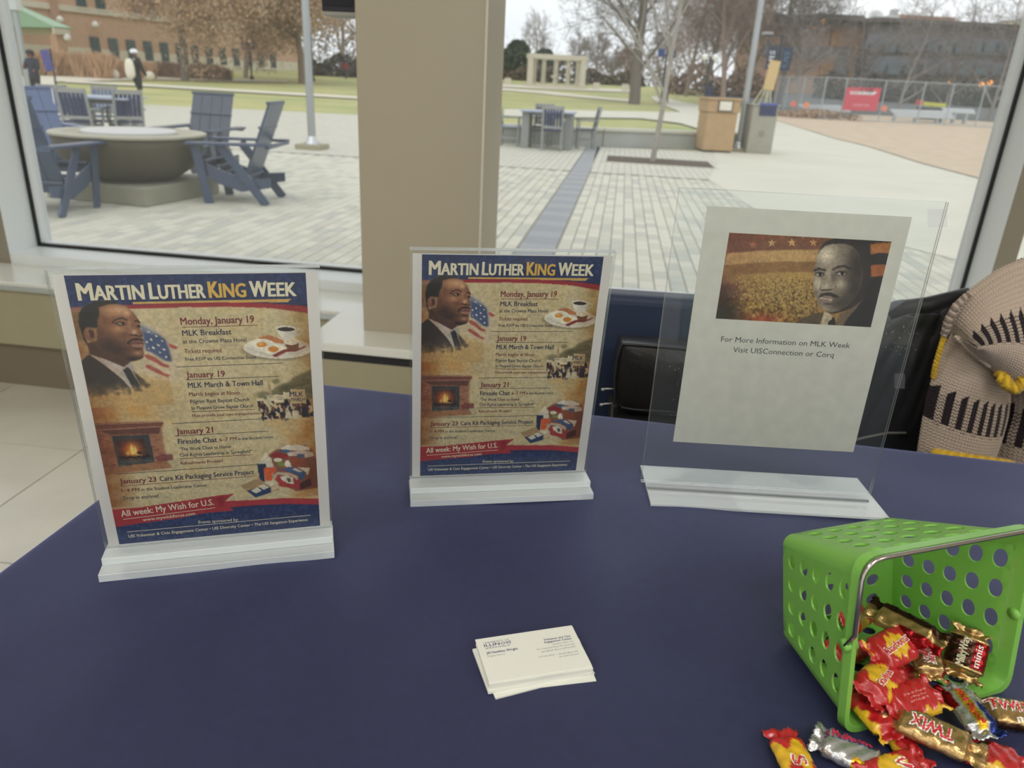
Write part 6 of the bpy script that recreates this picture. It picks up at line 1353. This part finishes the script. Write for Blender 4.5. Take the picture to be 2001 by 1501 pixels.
patch(L2, R2, 1.30, 200, 220, .05, knit_disp(24, 46), knit_col(24, 46, .40, .66, 7.5)).build('side_panel', M_knit, sw, world=True, smooth=True)
# upper fold, ribs running from the shoulder line down to the right
T1 = [(1858, 648, .03), (1862, 612, .03), (1888, 573, .04), (1925, 543, .05), (1965, 519, .06), (2010, 503, .07), (2080, 492, .08)]; B1 = [(1866, 655, .0), (1895, 688, -.01), (1925, 708, -.015), (1950, 728, -.02), (1975, 752, -.02), (2020, 770, -.02), (2090, 780, -.02)]
def fold_patch(T1, B1, y, nu, nv, bulge, cols, rows, t0, t1, nf):
    mb = patch(T1, B1, y, nv, nu, bulge)       # patch() runs curves along v: here v follows the shoulder line
    V = np.array(mb.v).reshape(nu, nv, 3); S, T_ = np.meshgrid(np.linspace(0, 1, nu), np.linspace(0, 1, nv), indexing='ij')
    du = np.gradient(V, axis=0); dv = np.gradient(V, axis=1); n = np.cross(du, dv); n /= np.linalg.norm(n, axis=2)[..., None] + 1e-12; n *= np.where(n[..., 1:2] > 0, -1, 1)
    V = V + n * knit_disp(cols, rows)(S, T_)[..., None]; mb.v = [tuple(p) for p in V.reshape(-1, 3)]; mb.c = [tuple(c) for c in knit_col(cols, rows, t0, t1, nf, .06)(S, T_).reshape(-1, 3)]
    return mb
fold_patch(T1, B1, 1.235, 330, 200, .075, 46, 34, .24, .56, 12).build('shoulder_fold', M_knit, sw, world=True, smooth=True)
# back of the shoulder so that the garment has depth
T2 = [(1858, 650, .14), (1868, 616, .17), (1893, 578, .20), (1928, 550, .22), (1968, 527, .24), (2010, 512, .25), (2080, 500, .26)]
fold_patch(T2, T1, 1.235, 160, 30, .0, 46, 12, 2, 3, 12).build('shoulder_back', M_knit, sw, world=True, smooth=True)
def twisted(pts, r, cola, colb, nm, tw=9):
    P = [at(*p) for p in pts]; q = []
    for i in range(len(P) - 1):
        for k in range(14): q.append(P[i].lerp(P[i + 1], k / 14))
    q.append(P[-1]); mb = MB()
    for s, c in ((0, cola), (pi, colb)):
        L = []
        for i, p in enumerate(q): a = s + i * tw * 2 * pi / len(q); L.append(p + Vector((cos(a), sin(a) * .6, .2 * cos(a))) * r * .6)
        mb.tube(L, r * .75, 8, col=tuple(c))
    return mb.build(nm, M_knit, sw, world=True, smooth=True)
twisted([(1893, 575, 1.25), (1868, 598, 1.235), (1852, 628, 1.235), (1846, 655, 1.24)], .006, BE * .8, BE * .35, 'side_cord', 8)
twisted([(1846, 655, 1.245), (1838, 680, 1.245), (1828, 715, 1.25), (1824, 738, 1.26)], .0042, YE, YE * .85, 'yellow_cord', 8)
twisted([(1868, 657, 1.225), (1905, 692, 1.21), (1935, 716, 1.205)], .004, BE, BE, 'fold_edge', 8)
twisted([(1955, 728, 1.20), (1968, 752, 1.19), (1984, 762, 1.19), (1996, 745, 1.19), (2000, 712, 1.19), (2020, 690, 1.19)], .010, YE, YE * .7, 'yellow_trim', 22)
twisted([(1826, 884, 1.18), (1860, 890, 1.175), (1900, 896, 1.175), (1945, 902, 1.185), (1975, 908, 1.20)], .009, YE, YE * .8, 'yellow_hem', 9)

# ------------------------------------------------------------------ green basket on its side
M_gp = mat('green_plastic', (130, 190, 84), .32, spec=.5, coat=.15)
_b = M_gp.node_tree.nodes['Principled BSDF']; _b.inputs['Subsurface Weight'].default_value = .25; _b.inputs['Subsurface Radius'].default_value = (.02, .03, .01); _b.inputs['Subsurface Scale'].default_value = .15
Bq = [Vector(p) for p in ((.2585, .542, .7735), (.241, .550, .879), (.361, .600, .874), (.378, .591, .7735))]
Rq = [Vector(p) for p in ((.2755, .4425, .7735), (.2585, .450, .925), (.4155, .505, .925), (.4325, .4975, .7735))]
RCN = .10
def side(k, s, t): k2 = (k + 1) % 4; return Bq[k].lerp(Bq[k2], s).lerp(Rq[k].lerp(Rq[k2], s), t)
def corner(k, a, t):
    """corner k+1 between side k and k+1"""
    p0 = side(k, 1 - RCN, t); p2 = side((k + 1) % 4, RCN, t); p1 = side(k, 1, t); return p0 * (1 - a) ** 2 + p1 * 2 * a * (1 - a) + p2 * a * a
bk_ = thing('plastic_basket', 'bright green perforated plastic basket tipped on its side, spilling candy', 'basket', (.34, .52, ZT))
bm_ = MB()
def holes(fn, s0, s1, t0, t1, nc, nr, rad=.305, flip=False):
    for i in range(nc):
        for j in range(nr):
            cs, ct_ = s0 + (i + .5) * (s1 - s0) / nc, t0 + (j + .5) * (t1 - t0) / nr; hs, ht = (s1 - s0) / nc / 2, (t1 - t0) / nr / 2; O = []; I = []
            for q in range(24):
                a = 2 * pi * q / 24 + pi / 4; c, s_ = cos(a), sin(a); m = max(abs(c), abs(s_)); O.append(fn(cs + hs * c / m, ct_ + ht * s_ / m)); I.append(fn(cs + hs * 2 * rad * c, ct_ + ht * 2 * rad * s_))
            bm_.add(O + I, [((q + 1) % 24, q, 24 + q, 24 + (q + 1) % 24) if not flip else (q, (q + 1) % 24, 24 + (q + 1) % 24, 24 + q) for q in range(24)])
NCs = [4, 4, 4, 4]; ts_a, ts_b = .05, .90
for k in range(4):
    nc = [4, 5, 4, 5][k]
    holes(lambda s, t, k=k: side(k, s, t), RCN, 1 - RCN, ts_a, ts_b, nc, 5)
    for (ta, tb2) in ((0, ts_a), (ts_b, 1.0)):
        for i in range(8):
            a, b = RCN + (1 - 2 * RCN) * i / 8, RCN + (1 - 2 * RCN) * (i + 1) / 8; bm_.add([side(k, a, ta), side(k, b, ta), side(k, b, tb2), side(k, a, tb2)], [(3, 2, 1, 0)])
    for i in range(6):
        for j in range(10): a, b, u, v = i / 6, (i + 1) / 6, j / 10, (j + 1) / 10; bm_.add([corner(k, a, u), corner(k, b, u), corner(k, b, v), corner(k, a, v)], [(3, 2, 1, 0)])
def bs(s, q): return Bq[0].lerp(Bq[3], s).lerp(Bq[1].lerp(Bq[2], s), q)
holes(bs, RCN, 1 - RCN, RCN, 1 - RCN, 4, 4, .29, True)
ins = [bs(RCN, RCN), bs(RCN, 1 - RCN), bs(1 - RCN, 1 - RCN), bs(1 - RCN, RCN)]
for k in range(4):
    bm_.add([side(k, RCN, 0), side(k, 1 - RCN, 0), ins[(k + 1) % 4], ins[k]], [(0, 1, 2, 3)])
    ar = [corner(k, i / 6, 0) for i in range(7)]; bm_.add([ins[(k + 1) % 4]] + ar, [(0, i + 1, i + 2) for i in range(6)])
loop = []
for k in range(4):
    loop += [side(k, RCN + (1 - 2 * RCN) * i / 8, 1.0) for i in range(8)] + [corner(k, i / 6, 1.0) for i in range(7)][:-1] if False else [side(k, RCN + (1 - 2 * RCN) * i / 8, 1.0) for i in range(8)] + [corner(k, i / 6, 1.0) for i in range(6)]
cR = sum(Rq, Vector()) / 4; cB = sum(Bq, Vector()) / 4; ax = (cR - cB).normalized()
lp2 = [cR + (p - cR) * 1.045 + ax * .0006 for p in loop]; lp3 = [p - ax * .007 for p in lp2]
n = len(loop); bm_.add(loop + lp2 + lp3, [((i + 1) % n, i, n + i, n + (i + 1) % n) for i in range(n)] + [(n + (i + 1) % n, n + i, 2 * n + i, 2 * n + (i + 1) % n) for i in range(n)])
ob = bm_.build('basket_body', M_gp, bk_, world=True, smooth=True)
bmm = bmesh.new(); bmm.from_mesh(ob.data); bmesh.ops.remove_doubles(bmm, verts=bmm.verts[:], dist=2e-5); bmesh.ops.recalc_face_normals(bmm, faces=bmm.faces[:]); bmm.to_mesh(ob.data); bmm.free(); ob.data.polygons.foreach_set('use_smooth', [True] * len(ob.data.polygons))
md = ob.modifiers.new('s', 'SOLIDIFY'); md.thickness = .0016; md.offset = 0
md = ob.modifiers.new('e', 'EDGE_SPLIT'); md.split_angle = radians(38)
piv = []
for k, nm in ((0, 'pivot'), (2, 'pivot')):
    p = side(k, .52, 1.0); o_ = (p - cR).normalized(); MB().tube([p - o_ * .002 - ax * .004, p + o_ * .0085 - ax * .004], [.0052, .0045], 12).build(nm, M_gp, bk_, world=True, smooth=True); piv.append(p + o_ * .0070 - ax * .003)
fw = ax * .0045
lt = Rq[1] + (Rq[1] - cR).normalized() * .004 + fw; rt = Rq[2] + (Rq[2] - cR).normalized() * .004 + fw
wp = [piv[0], piv[0] + fw * 1.3 + Vector((0, 0, .012))]; e1 = (piv[0] - lt).normalized(); e2 = (rt - lt).normalized(); e3 = (piv[1] - rt).normalized(); rr = .017
for i in range(7): a = i / 6; wp.append((lt + e1 * rr) * (1 - a) ** 2 + lt * 2 * a * (1 - a) + (lt + e2 * rr) * a * a)
for i in range(7): a = i / 6; wp.append((rt - e2 * rr) * (1 - a) ** 2 + rt * 2 * a * (1 - a) + (rt + e3 * rr) * a * a)
wp += [piv[1] + fw * 1.3 + Vector((0, 0, .012)), piv[1]]
MB().tube(wp, .0018, 12).build('wire_handle', mat('chrome_wire', (190, 184, 178), .18, metal=1.0), bk_, world=True, smooth=True)

# ------------------------------------------------------------------ wrapped candies
M_foil = mat('metal_foil', vcol=True, rough=.26, metal=.82, bump=.5, bs=220); M_film = mat('plastic_film', vcol=True, rough=.3, spec=.6, coat=.5, bump=.25, bs=160)
RED, YEL, GOL, SIL, BRN, BLU, GRN, WHT, DRD = [lin(c) for c in ((184, 30, 36), (226, 180, 40), (190, 156, 104), (200, 200, 200), (64, 40, 28), (48, 62, 130), (150, 170, 120), (240, 236, 226), (150, 24, 30))]
CI = {k: mat('candy_ink_' + k, c, .35, spec=.6) for k, c in dict(red=(206, 30, 38), white=(242, 238, 230), cream=(226, 222, 190), dark=(60, 20, 20), pale=(236, 170, 160), blue=(50, 64, 140), olive=(96, 110, 60)).items()}
def splash(x, y): return (x / .40) ** 2 + (y / (.62 + .16 * sin(x * 23))) ** 2 < 1
def c_sb(x, y): return YEL if splash(x, y) or abs(x) > .80 and abs(x) < .9 and y > .1 else RED
def c_sb2(x, y): return YEL if (abs(x + .1) < .30 + .16 * sin(y * 5)) else RED
def c_bk(x, y): return YEL if (y < -.72 + .12 * sin(x * 14) and x > -.2) else RED
def c_tw(x, y): return BRN if y < -.8 else GOL
def c_mw(x, y): return BRN if abs(x) < .52 and abs(y) < .95 and not (y < -.25 and abs(x) < .5) else (DRD if abs(x) < .5 else GOL)
def c_mu(x, y): return (YEL if y < -.45 and x > .1 else BLU if y > .62 and abs(x) < .6 else SIL)
def c_wp(x, y): return YEL if abs(y) < .30 and abs(x) < .72 else (BLU if y >= .42 and x > -.1 else DRD if y < -.55 and x < 0 else SIL)
def c_gb(x, y): return BRN if y > .35 else (DRD if y < -.35 and x > -.1 else GOL)
def c_tm(x, y): return GOL if y < .2 else DRD if y > .85 else GOL
def dice(V, F, st):
    bm = bmesh.new(); vs = [bm.verts.new((a, b, 0)) for a, b in V]
    for f in F:
        try: bm.faces.new([vs[i] for i in f])
        except ValueError: pass
    for ax_ in (0, 1):
        lo, hi = V[:, ax_].min(), V[:, ax_].max(); n = int((hi - lo) / st)
        for k in range(1, n + 1): bmesh.ops.bisect_plane(bm, geom=bm.verts[:] + bm.edges[:] + bm.faces[:], plane_co=(lo + k * st,) * 2 + (0,), plane_no=(1, 0, 0) if ax_ == 0 else (0, 1, 0))
    bm.verts.index_update(); V2 = np.array([(v.co.x, v.co.y) for v in bm.verts]); F2 = [tuple(v.index for v in f.verts) for f in bm.faces]; bm.free(); return V2, F2
def wrap_candy(label, colf, film, pc, z, pd, L, Wd, H, tilt=(0, 0), texts=(), seed=0):
    g = np.random.default_rng(seed + 50); c = atz(pc[0], pc[1], z); d = atz(pd[0], pd[1], z) - c; rz = atan2(d.y, d.x)
    t = thing('wrapped_candy', label, 'candy', c, 0, None); t.rotation_euler = (Matrix.Rotation(rz, 3, 'Z') @ Matrix.Rotation(tilt[1], 3, 'Y') @ Matrix.Rotation(tilt[0], 3, 'X')).to_euler()
    nx, ny = 46, 17; ph = g.uniform(0, 6, 6)
    def hz(x, y):   # x,y in -1..1 -> top height
        ax_ = abs(x); bd = .74
        e = 1 if ax_ < bd - .16 else max(0.0, (bd - ax_) / .16) if ax_ < bd else 0.0; e = e * e * (3 - 2 * e)
        return H / 2 * e * max(0, 1 - abs(y) ** 3.2) ** .55
    def hw(x):
        ax_ = abs(x); q = 1 if ax_ < .6 else 1 - .22 * sin((min(ax_, .86) - .6) / .26 * pi) + (.06 if ax_ > .86 else 0)
        return Wd / 2 * q
    def wv(x, y): cr = max(0, min(1, (abs(x) - .66) / .12)); return (.0016 * cr * sin(y * 7 + ph[0] + x * 4) + .0007 * sin(x * 17 + ph[1]) * sin(y * 6 + ph[2]) + .0005 * sin(x * 41 + y * 23 + ph[3]) + (.0006 * cr * sin(abs(x) * 160)))
    V = []; Cc = []
    for sgn in (1, -1):
        for i in range(nx):
            x = -1 + 2 * i / (nx - 1)
            for j in range(ny):
                y = -1 + 2 * j / (ny - 1); zig = (.0009 * (1 if j % 2 else -1)) if i in (0, nx - 1) else 0
                V.append((x * L / 2 + zig, y * hw(x), sgn * hz(x, y) + wv(x, y) + (sgn * .00015))); k = colf(x, y); Cc.append(tuple(k))
    m = nx * ny; F = []
    for i in range(nx - 1):
        for j in range(ny - 1):
            a = i * ny + j; F.append((a, a + ny, a + ny + 1, a + 1)); F.append((m + a, m + a + 1, m + a + ny + 1, m + a + ny))
    for i in range(nx - 1): a = i * ny; F.append((a, m + a, m + a + ny, a + ny)); a += ny - 1; F.append((a, a + ny, m + a + ny, m + a))
    for j in range(ny - 1): F.append((j, j + 1, m + j + 1, m + j)); a = (nx - 1) * ny + j; F.append((a, m + a, m + a + 1, a + 1))
    mb = MB(); mb.v = V; mb.f = F; mb.c = Cc; mb.mi = [0] * len(F); mb.build('wrapper', M_film if film else M_foil, t, smooth=True)
    for (s_, x0, y0, w, h, rot, ink, bold) in texts:    # x0,y0 start of baseline in metres
        TV, TF = text_mesh(s_, w, h, 0, res=2); TV, TF = dice(TV, TF, .0016); n0 = len(TV)
        if bold >= .05: n_v = len(TV); b = h * .075; TF = [tuple(i + k * n_v for i in f) for k in range(4) for f in TF]; TV = np.concatenate([TV + np.array(q) for q in ((-b, -b), (b, -b), (-b, b), (b, b))])
        elif bold >= .01: n_v = len(TV); b = h * .035; TF = [tuple(i + k * n_v for i in f) for k in range(2) for f in TF]; TV = np.concatenate([TV + np.array(q) for q in ((-b, 0), (b, 0))])
        W2 = []
        for a, b in TV:
            X, Y = x0 + a * cos(rot) - b * sin(rot), y0 + a * sin(rot) + b * cos(rot); xn, yn = max(-1, min(1, X / (L / 2))), max(-.99, min(.99, Y / (Wd / 2))); W2.append((X, Y, hz(xn, yn) + wv(xn, yn) + .0004 + (.0003 if bold < .05 else 0) + .00003 * (len(W2) // n0)))
        me = bpy.data.meshes.new('lettering'); me.from_pydata(W2, [], TF); me.materials.append(CI[ink]); link(bpy.data.objects.new('lettering', me), t)
    return t
SB = lambda k=1: (("Starburst", -.0135 * k, -.004, .027 * k, .0062, .12, 'white', .06), ("Starburst", -.0132 * k, -.0038, .0264 * k, .0058, .12, 'red', .015))
wrap_candy('gold and dark wrapped bar lying highest, across the inside of the basket', c_gb, False, (1768, 1222), .822, (1840, 1262), .066, .024, .011, (.5, -.05), (), 1)
wrap_candy('red candy with yellow splash and lettering, uppermost at the left of the basket mouth', c_sb, True, (1745, 1266), .812, (1800, 1243), .052, .030, .013, (.45, -.1), SB(), 2)
wrap_candy('red candy with yellow splash below the uppermost red one', c_sb2, True, (1722, 1330), .800, (1760, 1295), .056, .030, .012, (.35, .0), SB(.8), 3)
wrap_candy('short gold chocolate with white and red end, in the middle of the basket', c_tm, False, (1812, 1288), .800, (1830, 1330), .040, .024, .011, (.1, .25), (("TWIX", -.012, -.004, .020, .008, 0, 'white', .06), ("TWIX", -.0117, -.0037, .0194, .0074, 0, 'red', .015)), 4)
wrap_candy('dark and gold chocolate with cream lettering leaning on the basket wall', c_mw, False, (1888, 1277), .797, (1893, 1235), .046, .031, .012, (.0, -.75), (("MilkyWay", -.0125, .0005, .025, .0062, 0, 'cream', .03), ("minis", -.010, -.0105, .019, .0055, 0, 'white', .02)), 5)
wrap_candy('red candy turned with its fine print up, in the middle of the pile', c_bk, True, (1783, 1368), .794, (1840, 1350), .054, .031, .012, (.25, .0), (("DO NOT EAT IF WRAPPER", -.010, .002, .022, .0014, 0, 'pale', 0), ("IS OPEN OR TORN", -.006, -.001, .016, .0014, 0, 'pale', 0), ("KEEP COOL AND DRY", -.008, -.004, .018, .0014, 0, 'pale', 0)), 6)
wrap_candy('silver candy with a yellow strip at the basket lip', c_wp, False, (1893, 1388), .788, (1925, 1430), .055, .026, .011, (.15, .0), (("Well Played!", -.017, -.0022, .034, .0052, 0, 'red', .02),), 7)
wrap_candy('gold chocolate with red lettering upside down, in front of the basket', c_tw, False, (1822, 1432), .790, (1760, 1404), .072, .027, .013, (-.15, .0), (("TWIX", -.013, -.005, .029, .0115, 0, 'white', .08), ("TWIX", -.0125, -.0045, .028, .0105, 0, 'red', .02)), 8)
wrap_candy('gold chocolate with red lettering cut by the right edge of the photo', c_tw, False, (1985, 1398), .782, (2030, 1405), .060, .027, .013, (.2, .0), (("TWIX", -.022, -.001, .034, .0095, 0, 'white', .08), ("TWIX", -.0215, -.0007, .033, .0088, 0, 'red', .02), ("minis", -.004, -.0105, .02, .006, 0, 'white', .01)), 9)
wrap_candy('red candy with yellow splash in front of the basket, farthest left of the spill', c_sb2, True, (1556, 1492), .778, (1575, 1530), .062, .026, .012, (0, 0), (("S", -.002, -.005, .009, .010, 0, 'white', .06), ("S", -.0018, -.0047, .0085, .0092, 0, 'red', .02)), 10)
wrap_candy('silver candy with red lettering between the loose red candy and the gold one', c_mu, False, (1662, 1472), .779, (1712, 1497), .056, .026, .013, (.2, 0), (("3 Musketeers", -.019, .0005, .032, .0065, .25, 'blue', .05), ("3 Musketeers", -.0188, .0008, .0315, .006, .25, 'red', .015)), 11)
wrap_candy('red and yellow candy cut by the bottom edge of the photo', c_sb2, True, (1752, 1510), .781, (1800, 1494), .058, .028, .012, (.2, 0), (("S", 0, -.004, .01, .010, 0, 'white', .06), ("S", .0002, -.0037, .0095, .0092, 0, 'red', .02)), 12)
wrap_candy('plain red candy lying under the gold one with red lettering', c_bk, True, (1750, 1440), .777, (1790, 1485), .060, .020, .010, (0, 0), (), 13)
wrap_candy('red candy with a yellow corner below the gold one at the lower right', c_bk, True, (1935, 1478), .778, (1975, 1492), .056, .030, .011, (0, 0), (), 14)
wrap_candy('red candy whose jagged end sticks out at the left lip of the basket', c_bk, True, (1706, 1392), .784, (1735, 1425), .054, .026, .012, (.1, 0), (), 15)
wrap_candy('red candy deep in the basket seen through its left holes', c_sb, True, (1650, 1270), .783, (1700, 1240), .052, .028, .012, (.3, .1), (), 16)
wrap_candy('yellow and red candy deep in the basket, resting on the other one', c_sb2, True, (1668, 1205), .800, (1700, 1170), .050, .026, .012, (.4, .2), (), 17)
wrap_candy('red candy behind the uppermost red one, on the basket floor', c_bk, True, (1775, 1300), .783, (1830, 1290), .052, .028, .012, (0, 0), (), 18)
